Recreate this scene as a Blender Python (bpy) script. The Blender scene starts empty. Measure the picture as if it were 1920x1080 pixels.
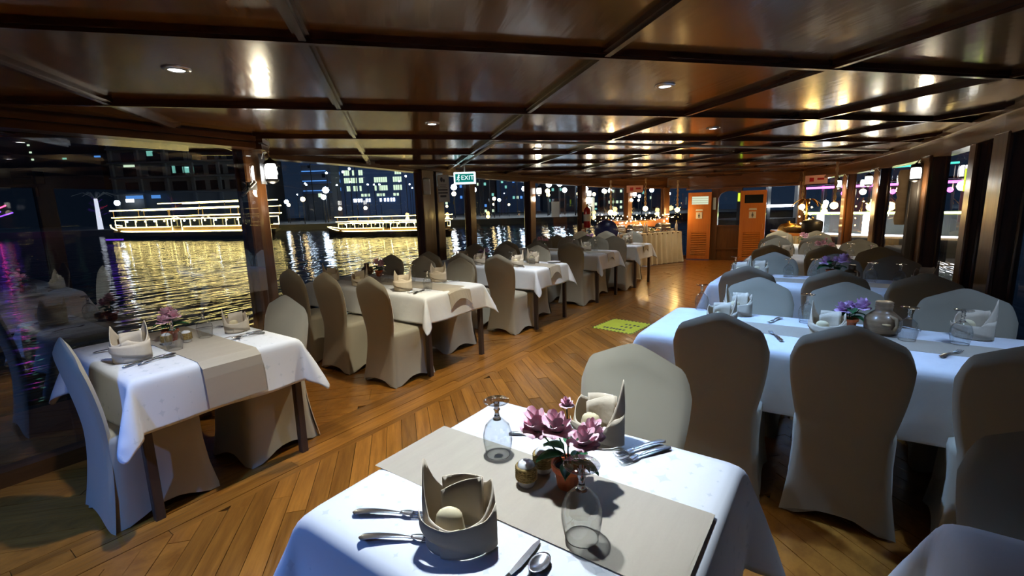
import bpy, math, random
from mathutils import Vector, Matrix
random.seed(7)
S = bpy.context.scene
C = S.collection
PI = math.pi

# ---------------------------------------------------------------- camera, world, lights, exposure
F = 874.2727
CAM = Vector((0, 0, 1.5))
RT = Vector((0.81804736, 0.5744298, -0.02879098))
DN = Vector((0.07544547, -0.15679851, -0.98474474))
FW = Vector((-0.57018111, 0.80339569, -0.17160673))
cam = bpy.data.objects.new('camera', bpy.data.cameras.new('camera'))
C.objects.link(cam)
cam.data.sensor_width = 36
cam.data.lens = F / 1920 * 36
cam.data.clip_end = 900
cam.matrix_world = Matrix(((RT.x, -DN.x, -FW.x, CAM.x), (RT.y, -DN.y, -FW.y, CAM.y), (RT.z, -DN.z, -FW.z, CAM.z), (0, 0, 0, 1)))
S.camera = cam

def ray(px, py):
    return RT * ((px - 960) / F) + DN * ((py - 540) / F) + FW
def at(px, py, dist):            # a point of the far shore, dist metres ahead of the camera
    return CAM + ray(px, py) * dist

w = bpy.data.worlds.new('night'); S.world = w; w.use_nodes = True
nt = w.node_tree; bg = nt.nodes['Background']
tc = nt.nodes.new('ShaderNodeTexCoord'); sx = nt.nodes.new('ShaderNodeSeparateXYZ'); rp = nt.nodes.new('ShaderNodeValToRGB')
nt.links.new(tc.outputs['Generated'], sx.inputs[0]); nt.links.new(sx.outputs['Z'], rp.inputs[0]); nt.links.new(rp.outputs[0], bg.inputs[0])
rp.color_ramp.elements[0].position = 0.0; rp.color_ramp.elements[0].color = (0.010, 0.020, 0.040, 1)
rp.color_ramp.elements[1].position = 0.5; rp.color_ramp.elements[1].color = (0.002, 0.006, 0.018, 1)
bg.inputs[1].default_value = 1.0

S.view_settings.view_transform = 'Standard'
S.view_settings.look = 'None'
S.view_settings.exposure = 0.0
S.view_settings.gamma = 1.0
S.view_settings.use_curve_mapping = False
S.cycles.max_bounces = 8
S.cycles.transparent_max_bounces = 16
S.cycles.transmission_bounces = 6
S.cycles.caustics_reflective = False
S.cycles.caustics_refractive = False
S.cycles.sample_clamp_indirect = 6
S.cycles.use_denoising = True

CEIL = 2.12
COOL = (0.80, 0.90, 1.0); WARM = (1.0, 0.93, 0.72); BLUE = (0.32, 0.55, 1.0); DEEP = (0.13, 0.33, 1.0); NEUT = (0.93, 0.97, 1.0)
#  x, y, watts, colour, half-angle degrees
DOWNLIGHTS = [
    (-2.37, 0.92, 70, NEUT, 48), (-0.86, 1.08, 120, COOL, 39), (-0.84, 2.66, 150, BLUE, 58), (-2.52, 2.60, 105, WARM, 56),
    (-0.98, 4.45, 115, BLUE, 56), (-2.80, 4.50, 95, NEUT, 54), (-1.25, 6.75, 85, COOL, 54), (-2.95, 6.50, 100, COOL, 54),
    (-2.2, -0.75, 180, DEEP, 62), (-1.44, 9.10, 80, WARM, 56), (-3.30, 8.60, 95, COOL, 54), (-2.6, 11.0, 130, WARM, 62),
    (-0.55, -0.70, 75, DEEP, 50), (-0.3, 8.2, 30, COOL, 46), (0.86, 2.80, 45, (0.42, 0.62, 1.0), 50),  # DEEP one and last one added out of view: blue fill, right-end brightening
]

# ---------------------------------------------------------------- materials
MATS = {}
def mat(name, col, rough=0.5, metal=0.0, coat=0.0, spec=0.5, col2=None, scale=(8, 8, 8), bump=0.0, bscale=60, trans=0.0, ior=1.45,
        emit=None, estr=0.0, vary=0.0, sheen=0.0, sss=0.0, coat_rough=0.08, detail=4, rot=(0, 0, 0)):
    m = bpy.data.materials.new(name); m.use_nodes = True
    n = m.node_tree.nodes; l = m.node_tree.links; b = n['Principled BSDF']
    b.inputs['Base Color'].default_value = (*col, 1); b.inputs['Roughness'].default_value = rough
    b.inputs['Metallic'].default_value = metal; b.inputs['Coat Weight'].default_value = coat
    b.inputs['Coat Roughness'].default_value = coat_rough; b.inputs['IOR'].default_value = ior
    b.inputs['Specular IOR Level'].default_value = spec
    b.inputs['Transmission Weight'].default_value = trans; b.inputs['Sheen Weight'].default_value = sheen
    if emit: b.inputs['Emission Color'].default_value = (*emit, 1); b.inputs['Emission Strength'].default_value = estr
    t = n.new('ShaderNodeTexCoord'); mp = n.new('ShaderNodeMapping'); mp.inputs['Scale'].default_value = scale
    mp.inputs['Rotation'].default_value = rot
    l.new(t.outputs['Object'], mp.inputs[0])
    last = None
    if col2:
        nz = n.new('ShaderNodeTexNoise'); nz.inputs['Scale'].default_value = 1.0; nz.inputs['Detail'].default_value = detail
        nz.inputs['Roughness'].default_value = 0.65
        if vary:
            oi = n.new('ShaderNodeObjectInfo'); va = n.new('ShaderNodeVectorMath'); va.operation = 'ADD'
            mul = n.new('ShaderNodeMath'); mul.operation = 'MULTIPLY'; mul.inputs[1].default_value = 97
            l.new(oi.outputs['Random'], mul.inputs[0]); l.new(mp.outputs[0], va.inputs[0]); l.new(mul.outputs[0], va.inputs[1])
            l.new(va.outputs[0], nz.inputs['Vector'])
        else:
            l.new(mp.outputs[0], nz.inputs['Vector'])
        r = n.new('ShaderNodeValToRGB'); r.color_ramp.elements[0].position = 0.32; r.color_ramp.elements[1].position = 0.68
        r.color_ramp.elements[0].color = (*col, 1); r.color_ramp.elements[1].color = (*col2, 1)
        l.new(nz.outputs['Fac'], r.inputs[0]); last = r.outputs[0]
        if vary:
            h = n.new('ShaderNodeHueSaturation'); mr = n.new('ShaderNodeMapRange')
            mr.inputs['To Min'].default_value = 1 - vary; mr.inputs['To Max'].default_value = 1 + vary
            l.new(oi.outputs['Random'], mr.inputs['Value']); l.new(mr.outputs[0], h.inputs['Value']); l.new(last, h.inputs['Color'])
            last = h.outputs[0]
        l.new(last, b.inputs['Base Color'])
    if bump:
        nb = n.new('ShaderNodeTexNoise'); nb.inputs['Scale'].default_value = bscale; nb.inputs['Detail'].default_value = 3
        bp = n.new('ShaderNodeBump'); bp.inputs['Strength'].default_value = bump; bp.inputs['Distance'].default_value = 0.01
        if col2: l.new(mp.outputs[0], nb.inputs['Vector']); 
        else: l.new(t.outputs['Object'], nb.inputs['Vector'])
        l.new(nb.outputs['Fac'], bp.inputs['Height']); l.new(bp.outputs[0], b.inputs['Normal'])
        if coat: l.new(bp.outputs[0], b.inputs['Coat Normal'])
    MATS[name] = m
    return m

M = {}
M['cloth'] = mat('white_cotton', (0.80, 0.82, 0.86), 0.85, col2=(0.86, 0.88, 0.90), scale=(6, 6, 6), bump=0.15, bscale=3)
M['cover'] = mat('beige_spandex', (0.39, 0.355, 0.265), 0.62, col2=(0.42, 0.38, 0.285), scale=(3, 3, 3), sheen=0.3, vary=0.04)
M['runner'] = mat('beige_runner', (0.46, 0.40, 0.31), 0.6, col2=(0.50, 0.44, 0.34), scale=(30, 4, 4), sheen=0.2)
M['napkin'] = mat('napkin_linen', (0.72, 0.61, 0.46), 0.75, col2=(0.76, 0.66, 0.51), scale=(9, 9, 9), bump=0.3, bscale=3)
M['napkin_lit'] = mat('napkin_inner_lit', (0.78, 0.66, 0.40), 0.75, col2=(0.82, 0.72, 0.48), scale=(9, 9, 9))  # same linen, yellower: light inside the fold is put into the colour
M['floorb'] = mat('oiled_teak_board', (0.22, 0.078, 0.011), 0.28, col2=(0.40, 0.160, 0.024), scale=(2.5, 26, 10), vary=0.30, bump=0.25, bscale=2, coat=0.55, coat_rough=0.13)
M['floorbase'] = mat('dark_subfloor', (0.03, 0.015, 0.006), 0.6)
M['ceil'] = mat('varnished_ceiling', (0.12, 0.048, 0.009), 0.22, col2=(0.20, 0.084, 0.016), scale=(1.2, 14, 4), vary=0.12, bump=0.12, bscale=1.0, coat=0.65, coat_rough=0.09, spec=0.35, rot=(0, 0, 0))
M['batten'] = mat('dark_batten', (0.045, 0.018, 0.010), 0.25, col2=(0.07, 0.028, 0.014), scale=(3, 20, 20), coat=0.7, coat_rough=0.1)
M['wood'] = mat('varnished_post_wood', (0.085, 0.032, 0.009), 0.3, col2=(0.14, 0.055, 0.014), scale=(22, 22, 1.6), coat=0.6, coat_rough=0.1, bump=0.15, bscale=1)
M['woodh'] = mat('varnished_beam_wood', (0.075, 0.028, 0.007), 0.3, col2=(0.12, 0.045, 0.011), scale=(3, 3, 26), coat=0.5, coat_rough=0.08, bump=0.2, bscale=1)
M['door'] = mat('orange_brown_door', (0.46, 0.14, 0.025), 0.35, col2=(0.52, 0.18, 0.035), scale=(22, 22, 1.5), coat=0.4)
M['tablewood'] = mat('dark_table_wood', (0.05, 0.034, 0.026), 0.45, col2=(0.08, 0.05, 0.036), scale=(30, 30, 2))
M['steel'] = mat('polished_steel', (0.62, 0.64, 0.68), 0.27, metal=1.0, bump=0.02, bscale=30)
M['glass'] = mat('clear_glass', (1, 1, 1), 0.0, trans=1.0, ior=1.45)
M['white'] = mat('white_ceramic', (0.82, 0.82, 0.82), 0.2, coat=0.5)
M['plastic'] = mat('white_plastic', (0.62, 0.64, 0.62), 0.4)
M['rope'] = mat('woven_rope', (0.20, 0.13, 0.04), 0.8, col2=(0.40, 0.28, 0.10), scale=(140, 140, 90), bump=0.6, bscale=1)
M['terra'] = mat('terracotta', (0.42, 0.10, 0.035), 0.55, col2=(0.5, 0.13, 0.045), scale=(20, 20, 20))
M['redrim'] = mat('orange_rim', (0.75, 0.16, 0.05), 0.4)
M['petal'] = mat('pink_petal', (0.95, 0.42, 0.56), 0.6, col2=(1.0, 0.84, 0.90), scale=(38, 38, 38))
M['petal2'] = mat('lilac_petal', (0.58, 0.30, 0.62), 0.6, col2=(0.80, 0.60, 0.82), scale=(38, 38, 38))
M['leaf'] = mat('green_leaf', (0.015, 0.09, 0.035), 0.4, col2=(0.04, 0.20, 0.06), scale=(30, 30, 30), coat=0.2)
M['soil'] = mat('potting_soil', (0.03, 0.018, 0.01), 0.9)
M['jug'] = mat('brown_stoneware', (0.16, 0.095, 0.05), 0.35, col2=(0.28, 0.18, 0.10), scale=(9, 9, 60), coat=0.3)
M['bread'] = mat('tan_bread', (0.62, 0.42, 0.2), 0.7)
M['brass'] = mat('aged_brass', (0.55, 0.36, 0.12), 0.3, metal=1.0)
M['black'] = mat('black_metal', (0.02, 0.02, 0.022), 0.4, metal=0.6)
M['red'] = mat('red_enamel', (0.35, 0.012, 0.012), 0.25, coat=0.6)
M['paper'] = mat('poster_paper', (0.62, 0.60, 0.58), 0.7)
M['bluepaper'] = mat('pale_blue_sheet', (0.50, 0.66, 0.90), 0.7)
M['ink'] = mat('grey_ink', (0.08, 0.08, 0.10), 0.7)
M['pink'] = mat('pink_sign', (0.62, 0.33, 0.28), 0.6)
M['yellow'] = mat('yellow_sticker', (0.55, 0.60, 0.04), 0.5, col2=(0.62, 0.66, 0.07), scale=(9, 9, 9))
M['gold_skirt'] = mat('cream_satin_skirt', (0.62, 0.52, 0.32), 0.45, col2=(0.70, 0.61, 0.42), scale=(3, 3, 3), sheen=0.4)
M['navy'] = mat('navy_ceramic', (0.012, 0.018, 0.09), 0.3, coat=0.4)
M['tan'] = mat('tan_canvas', (0.36, 0.24, 0.13), 0.8, col2=(0.30, 0.19, 0.10), scale=(4, 4, 20))
M['fruit'] = mat('fruit_skin', (0.70, 0.45, 0.12), 0.4, col2=(0.75, 0.18, 0.05), scale=(12, 12, 12))
M['salad'] = mat('salad_leaves', (0.12, 0.22, 0.05), 0.5, col2=(0.6, 0.5, 0.3), scale=(30, 30, 30))
M['hull'] = mat('dark_hull', (0.035, 0.026, 0.02), 0.5)
M['boatwood'] = mat('lit_boat_wood', (0.40, 0.26, 0.12), 0.5, col2=(0.3, 0.2, 0.1), scale=(2, 2, 6))
M['concrete'] = mat('quay_concrete', (0.12, 0.12, 0.12), 0.8, col2=(0.16, 0.16, 0.155), scale=(0.3, 0.3, 1))
M['bldg_dark'] = mat('dark_render', (0.07, 0.08, 0.10), 0.8, col2=(0.09, 0.10, 0.12), scale=(0.1, 0.1, 0.1))
M['bldg_grey'] = mat('grey_render', (0.20, 0.22, 0.22), 0.8, col2=(0.25, 0.27, 0.27), scale=(0.1, 0.1, 0.1))
M['bldg_blue'] = mat('blue_cladding', (0.05, 0.10, 0.22), 0.7, col2=(0.06, 0.12, 0.28), scale=(0.1, 0.1, 0.1))
M['darkpane'] = mat('dark_pane', (0.01, 0.013, 0.016), 0.12)
def em(name, col, s):
    M[name] = mat(name, (0, 0, 0), 0.5, emit=col, estr=s)
em('lamp_disc', (0.92, 0.97, 1.0), 14); em('lantern_glow', (1.0, 0.98, 0.92), 9); em('gold_strip', (1.0, 0.80, 0.28), 15)
em('lit_window', (0.78, 1.0, 0.72), 1.1); em('cyan_window', (0.35, 1.0, 0.85), 0.7); em('blue_strip', (0.12, 0.38, 1.0), 0.9)
em('trunk_lights', (0.8, 0.85, 1.0), 1.2); em('white_lamp', (0.66, 0.83, 1.0), 60); em('warm_lamp', (1.0, 0.72, 0.32), 20); em('globe', (1.0, 0.66, 0.24), 30)
em('fairy', (1.0, 0.74, 0.36), 34); em('magenta', (1.0, 0.16, 0.85), 5); em('teal', (0.1, 0.8, 0.65), 2); em('limelight', (0.80, 1.0, 0.30), 12)
em('white_panel', (0.88, 0.92, 1.0), 7); em('violet', (0.22, 0.06, 1.0), 3); em('violet_dim', (0.22, 0.06, 1.0), 0.9); em('red_lamp', (1, .05, .15), 8); em('exit_white', (0.8, 0.95, 1.0), 1.6)
em('exit_green', (0.0, 0.20, 0.17), 1.0); em('limestrip', (0.7, 1.0, 0.05), 1.2); em('vent_glow', (0.75, 0.85, 0.62), 0.9); em('green_lamp', (.05, 1, .4), 8)

def thin_glass(name, f0, tint):        # thin sheet: transparent plus Schlick mirror, the same from both faces
    m = bpy.data.materials.new(name); m.use_nodes = True; n = m.node_tree.nodes; l = m.node_tree.links
    n.clear(); o = n.new('ShaderNodeOutputMaterial'); mx = n.new('ShaderNodeMixShader'); g = n.new('ShaderNodeNewGeometry')
    tr = n.new('ShaderNodeBsdfTransparent'); gl = n.new('ShaderNodeBsdfGlossy'); gl.inputs['Roughness'].default_value = 0.0
    tr.inputs[0].default_value = (*tint, 1)
    d = n.new('ShaderNodeVectorMath'); d.operation = 'DOT_PRODUCT'; l.new(g.outputs['Normal'], d.inputs[0]); l.new(g.outputs['Incoming'], d.inputs[1])
    def mth(op, x, y=None):
        q = n.new('ShaderNodeMath'); q.operation = op
        for i, v in enumerate((x, y)):
            if v is None: continue
            if isinstance(v, (int, float)): q.inputs[i].default_value = v
            else: l.new(v, q.inputs[i])
        return q.outputs[0]
    f = mth('ADD', mth('MULTIPLY', mth('POWER', mth('SUBTRACT', 1.0, mth('ABSOLUTE', d.outputs['Value'])), 5.0), 1 - f0), f0)
    l.new(f, mx.inputs[0]); l.new(tr.outputs[0], mx.inputs[1]); l.new(gl.outputs[0], mx.inputs[2]); l.new(mx.outputs[0], o.inputs[0])
    return m
M['thin'] = thin_glass('thin_goblet_glass', 0.09, (0.97, 0.98, 0.985))
M['pane_clear'] = thin_glass('clear_window_glass', 0.08, (0.95, 0.96, 0.97))
M['thinfoot'] = thin_glass('thin_foot_glass', 0.30, (0.97, 0.98, 0.985))
M['pane'] = thin_glass('window_glass', 0.25, (0.93, 0.95, 0.96))
# water
m = mat('night_water', (0.004, 0.010, 0.018), 0.04, ior=1.33, spec=0.6)
n = m.node_tree.nodes; l = m.node_tree.links; b = n['Principled BSDF']
t = n.new('ShaderNodeTexCoord'); mp = n.new('ShaderNodeMapping'); mp.inputs['Rotation'].default_value = (0, 0, math.radians(32)); mp.inputs['Scale'].default_value = (1.0, 0.20, 1)
n1 = n.new('ShaderNodeTexNoise'); n1.inputs['Scale'].default_value = 1.15; n1.inputs['Detail'].default_value = 3; n1.inputs['Roughness'].default_value = 0.55
bp = n.new('ShaderNodeBump'); bp.inputs['Strength'].default_value = 1.0; bp.inputs['Distance'].default_value = 0.13
l.new(t.outputs['Object'], mp.inputs[0]); l.new(mp.outputs[0], n1.inputs['Vector']); l.new(n1.outputs['Fac'], bp.inputs['Height']); l.new(bp.outputs[0], b.inputs['Normal'])
M['water'] = m

# ---------------------------------------------------------------- mesh helpers
class MB:
    def __init__(s): s.v = []; s.f = []; s.m = []
    def add(s, vs, fs, k=0):
        o = len(s.v); s.v += [tuple(v) for v in vs]; s.f += [tuple(i + o for i in f) for f in fs]; s.m += [k] * len(fs); return s
    def box(s, x0, x1, y0, y1, z0, z1, k=0):
        return s.add([(x, y, z) for z in (z0, z1) for (x, y) in ((x0, y0), (x1, y0), (x1, y1), (x0, y1))],
                     [(3, 2, 1, 0), (4, 5, 6, 7), (0, 1, 5, 4), (1, 2, 6, 5), (2, 3, 7, 6), (3, 0, 4, 7)], k)
    def bbox(s, x0, x1, y0, y1, z0, z1, c=0.004, k=0):      # box with chamfered vertical and top edges
        P = [(x0 + c, y0), (x1 - c, y0), (x1, y0 + c), (x1, y1 - c), (x1 - c, y1), (x0 + c, y1), (x0, y1 - c), (x0, y0 + c)]
        cx, cy = (x0 + x1) / 2, (y0 + y1) / 2
        R = []
        for z, q in ((z0, 1), (z1 - c, 1), (z1, 0)):
            for (x, y) in P:
                if q: R.append((x, y, z))
                else: R.append((x - math.copysign(c, x - cx), y - math.copysign(c, y - cy), z))
        F_ = [tuple(reversed(range(8))), tuple(range(16, 24))]
        for a in (0, 8):
            F_ += [(a + i, a + (i + 1) % 8, a + 8 + (i + 1) % 8, a + 8 + i) for i in range(8)]
        return s.add(R, F_, k)
    def prism(s, poly, z0, z1, k=0):
        n = len(poly)
        return s.add([(x, y, z0) for x, y in poly] + [(x, y, z1) for x, y in poly],
                     [tuple(reversed(range(n))), tuple(range(n, 2 * n))] + [(i, (i + 1) % n, n + (i + 1) % n, n + i) for i in range(n)], k)
    def grid(s, fn, nu, nv, k=0, wrap=False):
        vs = [fn(i / nu, j / nv) for j in range(nv + 1) for i in range(nu + (0 if wrap else 1))]
        W = nu if wrap else nu + 1
        fs = []
        for j in range(nv):
            for i in range(nu):
                i2 = (i + 1) % W if wrap else i + 1
                fs.append((j * W + i, j * W + i2, (j + 1) * W + i2, (j + 1) * W + i))
        return s.add(vs, fs, k)
    def lathe(s, prof, n=20, o=(0, 0, 0), k=0):
        vs = []; fs = []
        for r, z in prof:
            for i in range(n):
                a = 2 * PI * i / n; vs.append((o[0] + r * math.cos(a), o[1] + r * math.sin(a), o[2] + z))
        for j in range(len(prof) - 1):
            for i in range(n):
                fs.append((j * n + i, j * n + (i + 1) % n, (j + 1) * n + (i + 1) % n, (j + 1) * n + i))
        return s.add(vs, fs, k)
    def tube(s, pts, r, n=8, k=0, cap=True):
        pts = [Vector(p) for p in pts]; rs = r if isinstance(r, (list, tuple)) else [r] * len(pts)
        vs = []; fs = []; u = None
        for i, p in enumerate(pts):
            d = (pts[min(i + 1, len(pts) - 1)] - pts[max(i - 1, 0)]).normalized()
            if u is None:
                u = d.orthogonal().normalized()
            u = (u - d * u.dot(d)).normalized(); v = d.cross(u)
            for q in range(n):
                a = 2 * PI * q / n; vs.append(p + (u * math.cos(a) + v * math.sin(a)) * rs[i])
        for j in range(len(pts) - 1):
            for i in range(n): fs.append((j * n + i, j * n + (i + 1) % n, (j + 1) * n + (i + 1) % n, (j + 1) * n + i))
        if cap: fs += [tuple(reversed(range(n))), tuple(range((len(pts) - 1) * n, len(pts) * n))]
        return s.add(vs, fs, k)
    def ball(s, c, r, n=10, k=0, sq=(1, 1, 1)):
        rings = max(4, n // 2)
        def fn(u, v):
            a = 2 * PI * u; b_ = PI * (v - 0.5) * 0.998
            return (c[0] + r * sq[0] * math.cos(b_) * math.cos(a), c[1] + r * sq[1] * math.cos(b_) * math.sin(a), c[2] + r * sq[2] * math.sin(b_))
        return s.grid(fn, n, rings, k, wrap=True)

def obj(name, mb, m, parent=None, smooth=False, loc=None, rz=0, mods=()):
    me = bpy.data.meshes.new(name); me.from_pydata(mb.v, [], mb.f)
    for x in (m if isinstance(m, (list, tuple)) else [m]): me.materials.append(M[x] if isinstance(x, str) else x)
    if any(mb.m): me.polygons.foreach_set('material_index', mb.m)
    if smooth: me.polygons.foreach_set('use_smooth', [True] * len(me.polygons))
    me.update()
    o = bpy.data.objects.new(name, me); C.objects.link(o)
    if parent: o.parent = parent
    if loc: o.location = loc
    o.rotation_euler[2] = rz
    for md in mods:
        if md[0] == 'solid': q = o.modifiers.new('s', 'SOLIDIFY'); q.thickness = md[1]; q.offset = md[2] if len(md) > 2 else 0
        if md[0] == 'sub': q = o.modifiers.new('u', 'SUBSURF'); q.levels = md[1]; q.render_levels = md[1]
        if md[0] == 'bev': q = o.modifiers.new('b', 'BEVEL'); q.width = md[1]; q.segments = 2; q.limit_method = 'ANGLE'
    return o

LABELS = {}
def tag(o, label=None, cat=None, group=None, kind=None):
    if label:
        o['label'] = label
        if cat:
            LABELS.setdefault(label, []).append((o.name, group))
    if cat: o['category'] = cat
    if group: o['group'] = group
    if kind: o['kind'] = kind
    return o
def empty(name, loc=(0, 0, 0), rz=0):
    o = bpy.data.objects.new(name, None); C.objects.link(o); o.location = loc; o.rotation_euler[2] = rz; o.empty_display_size = 0.1
    return o
def thing(name, label, cat, loc=(0, 0, 0), rz=0, group=None):
    return tag(empty(name, loc, rz), label, cat, group)
KIDS = {}
def kids(o):
    if o.name not in KIDS: KIDS[o.name] = list(o.children)
    return KIDS[o.name]
def dup(o, loc, rz=0, label=None, group=None, sc=None):
    def rec(x, par):
        c = x.copy(); C.objects.link(c); c.parent = par
        for ch in kids(x): rec(ch, c)
        return c
    c = rec(o, None); c.location = loc; c.rotation_euler[2] = rz
    if sc: c.scale = (sc, sc, sc)
    if label: tag(c, label, c.get('category'))
    if group: c['group'] = group
    return c
class Maker:                       # first call places the prototype itself, later calls copy it
    def __init__(s, fn): s.fn = fn; s.p = None
    def __call__(s, loc, rz, label, group=None, sc=None):
        if s.p is None:
            s.p = s.fn(); bpy.context.view_layer.update(); [kids(c) for c in kids(s.p)]; s.p.location = loc; s.p.rotation_euler[2] = rz
            tag(s.p, label, s.p['category'], group)
            if sc: s.p.scale = (sc, sc, sc)
            return s.p
        return dup(s.p, loc, rz, label, group, sc)
def text(name, body, size, loc, rot, m, parent, label=None, ext=0.0005):
    c = bpy.data.curves.new(name, 'FONT'); c.body = body; c.size = size; c.align_x = 'CENTER'; c.align_y = 'CENTER'; c.extrude = ext
    t = bpy.data.objects.new('t', c); me = bpy.data.meshes.new_from_object(t); bpy.data.objects.remove(t)
    me.materials.clear(); me.materials.append(M[m])
    o = bpy.data.objects.new(name, me); C.objects.link(o); o.parent = parent; o.location = loc; o.rotation_euler = rot
    return o

# ---------------------------------------------------------------- the boat: plan nodes (x, y, height of the header's underside)
LEFT = [(-3.85, -3.6, 2.02), (-3.87, 1.95, 2.02), (-4.08, 2.12, 2.03), (-4.95, 2.50, 2.10), (-5.05, 3.7, 2.07), (-5.10, 5.0, 2.03), (-5.18, 6.1, 2.01),
        (-5.15, 7.9, 1.975), (-4.95, 9.8, 1.93), (-4.5, 11.45, 1.88), (-3.85, 12.5, 1.86), (-3.40, 12.85, 1.86)]
RIGHT = [(1.35, -3.6, 1.95), (1.32, 1.6, 1.95), (1.22, 3.0, 1.93), (0.97, 5.0, 1.92), (0.82, 6.5, 1.90), (0.66, 7.7, 1.90), (0.40, 9.0, 1.90),
         (0.02, 10.4, 1.90), (-0.45, 11.7, 1.89), (-0.85, 12.75, 1.88)]
END = [(-3.40, 12.85), (-0.85, 12.75)]
POLY = [(x, y) for x, y, z in LEFT] + [(x, y) for x, y, z in reversed(RIGHT)]
def clip(poly, a, b):             # keep the part left of a->b
    out = []; nx, ny = -(b[1] - a[1]), b[0] - a[0]
    d = [(p[0] - a[0]) * nx + (p[1] - a[1]) * ny for p in poly]
    for i in range(len(poly)):
        j = (i + 1) % len(poly)
        if d[i] >= 0: out.append(poly[i])
        if (d[i] > 0) != (d[j] > 0) and abs(d[i] - d[j]) > 1e-9:
            t = d[i] / (d[i] - d[j]); out.append((poly[i][0] + t * (poly[j][0] - poly[i][0]), poly[i][1] + t * (poly[j][1] - poly[i][1])))
    return out
HULLP = [(-5.25, -3.6), (1.42, -3.6), (1.42, 2.2), (1.0, 6.0), (0.5, 9.4), (-0.75, 12.95), (-3.45, 12.95), (-4.95, 11.0), (-5.25, 8.0)]
def clip_hull(poly):
    for i in range(len(HULLP)):
        poly = clip(poly, HULLP[i], HULLP[(i + 1) % len(HULLP)])
        if len(poly) < 3: return []
    return poly
def area(p): return abs(sum(p[i][0] * p[(i + 1) % len(p)][1] - p[(i + 1) % len(p)][0] * p[i][1] for i in range(len(p)))) / 2
def inner(px, py, margin=0.0):    # is a point within the left window line (the near cabin is narrower)
    return True

# floor -----------------------------------------------------------
floor = obj('floor', MB().prism(HULLP, -0.10, -0.014), 'floorbase'); tag(floor, 'dark oiled wooden deck floor of the dining cabin', kind='structure')
def rect_clip(cx, cy, ang, L, W, region):
    c, s = math.cos(ang), math.sin(ang)
    P = [(cx + c * a - s * b_, cy + s * a + c * b_) for a, b_ in ((-L / 2, -W / 2), (L / 2, -W / 2), (L / 2, W / 2), (-L / 2, W / 2))]
    for i in range(len(region)):
        P = clip(P, region[i], region[(i + 1) % len(region)])
        if len(P) < 3: return []
    return clip_hull(P)
boards = []
def lay(ang, region, W=0.098, Lm=(0.75, 1.5), seed=1):
    rnd = random.Random(seed); xs = [p[0] for p in region]; ys = [p[1] for p in region]
    cx, cy = (min(xs) + max(xs)) / 2, (min(ys) + max(ys)) / 2; R = math.hypot(max(xs) - min(xs), max(ys) - min(ys)) / 2 + 1
    c, s = math.cos(ang), math.sin(ang); v = -R
    while v < R:
        u = -R - rnd.random()
        while u < R:
            L = rnd.uniform(*Lm)
            mx, my = cx + c * (u + L / 2) - s * (v + W / 2), cy + s * (u + L / 2) + c * (v + W / 2)
            P = rect_clip(mx, my, ang, L - 0.003, W - 0.003, region)
            if len(P) >= 3 and area(P) > 0.002: boards.append((P, ang, rnd.uniform(-0.0012, 0.0012)))
            u += L
        v += W
D1 = math.radians(90 + 49); D2 = math.radians(90 - 41)
for k in range(3):
    lay(math.radians(90), [(-2.95 + .145 * k, -3.6), (-2.95 + .145 * (k + 1), -3.6), (-2.95 + .145 * (k + 1), 13), (-2.95 + .145 * k, 13)], W=0.145, Lm=(1.8, 3.2), seed=k)
lay(D1, [(-2.515, -1.2), (-1.35, -1.2), (-1.35, 13), (-2.515, 13)], seed=11)
lay(D2, [(-1.35, -1.2), (-0.2, -1.2), (-0.2, 13), (-1.35, 13)], seed=12)
lay(D1, [(-0.2, -1.2), (1.5, -1.2), (1.5, 13), (-0.2, 13)], Lm=(1.0, 1.8), seed=13)
lay(D2, [(-5.3, -1.2), (-2.95, -1.2), (-2.95, 13), (-5.3, 13)], W=0.11, Lm=(1.0, 2.0), seed=14)
def seen(P):
    x = sum(p[0] for p in P) / len(P); y = sum(p[1] for p in P) / len(P); d = Vector((x, y, -1.5)); z = d.dot(FW)
    if z < 0.3: return 99
    px = 960 + F * d.dot(RT) / z; py = 540 + F * d.dot(DN) / z
    if not (-60 < px < 1980 and py < 1140): return 50 + z
    if x > -0.95 and y > 0.6 and y < 5: return z + 6
    if x < -2.95 : return z + 4
    return z
boards.sort(key=lambda q: seen(q[0]))
rest = MB()
for i, (P, ang, dz) in enumerate(boards):
    if i < 300:
        cx = sum(p[0] for p in P) / len(P); cy = sum(p[1] for p in P) / len(P); c, s = math.cos(-ang), math.sin(-ang)
        Q = [(c * (x - cx) - s * (y - cy), s * (x - cx) + c * (y - cy)) for x, y in P]
        obj('floorboard', MB().prism(Q, -0.014, dz), 'floorb', floor, loc=(cx, cy, 0), rz=ang)
    else:
        rest.prism(P, -0.014, dz)
tag(obj('distant_floorboards', rest, mat('oiled_teak_far', (0.22, 0.078, 0.011), 0.28, col2=(0.40, 0.160, 0.024), scale=(14, 9, 10), bump=0.25, bscale=1, coat=0.55, coat_rough=0.13), floor), kind='stuff')

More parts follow.
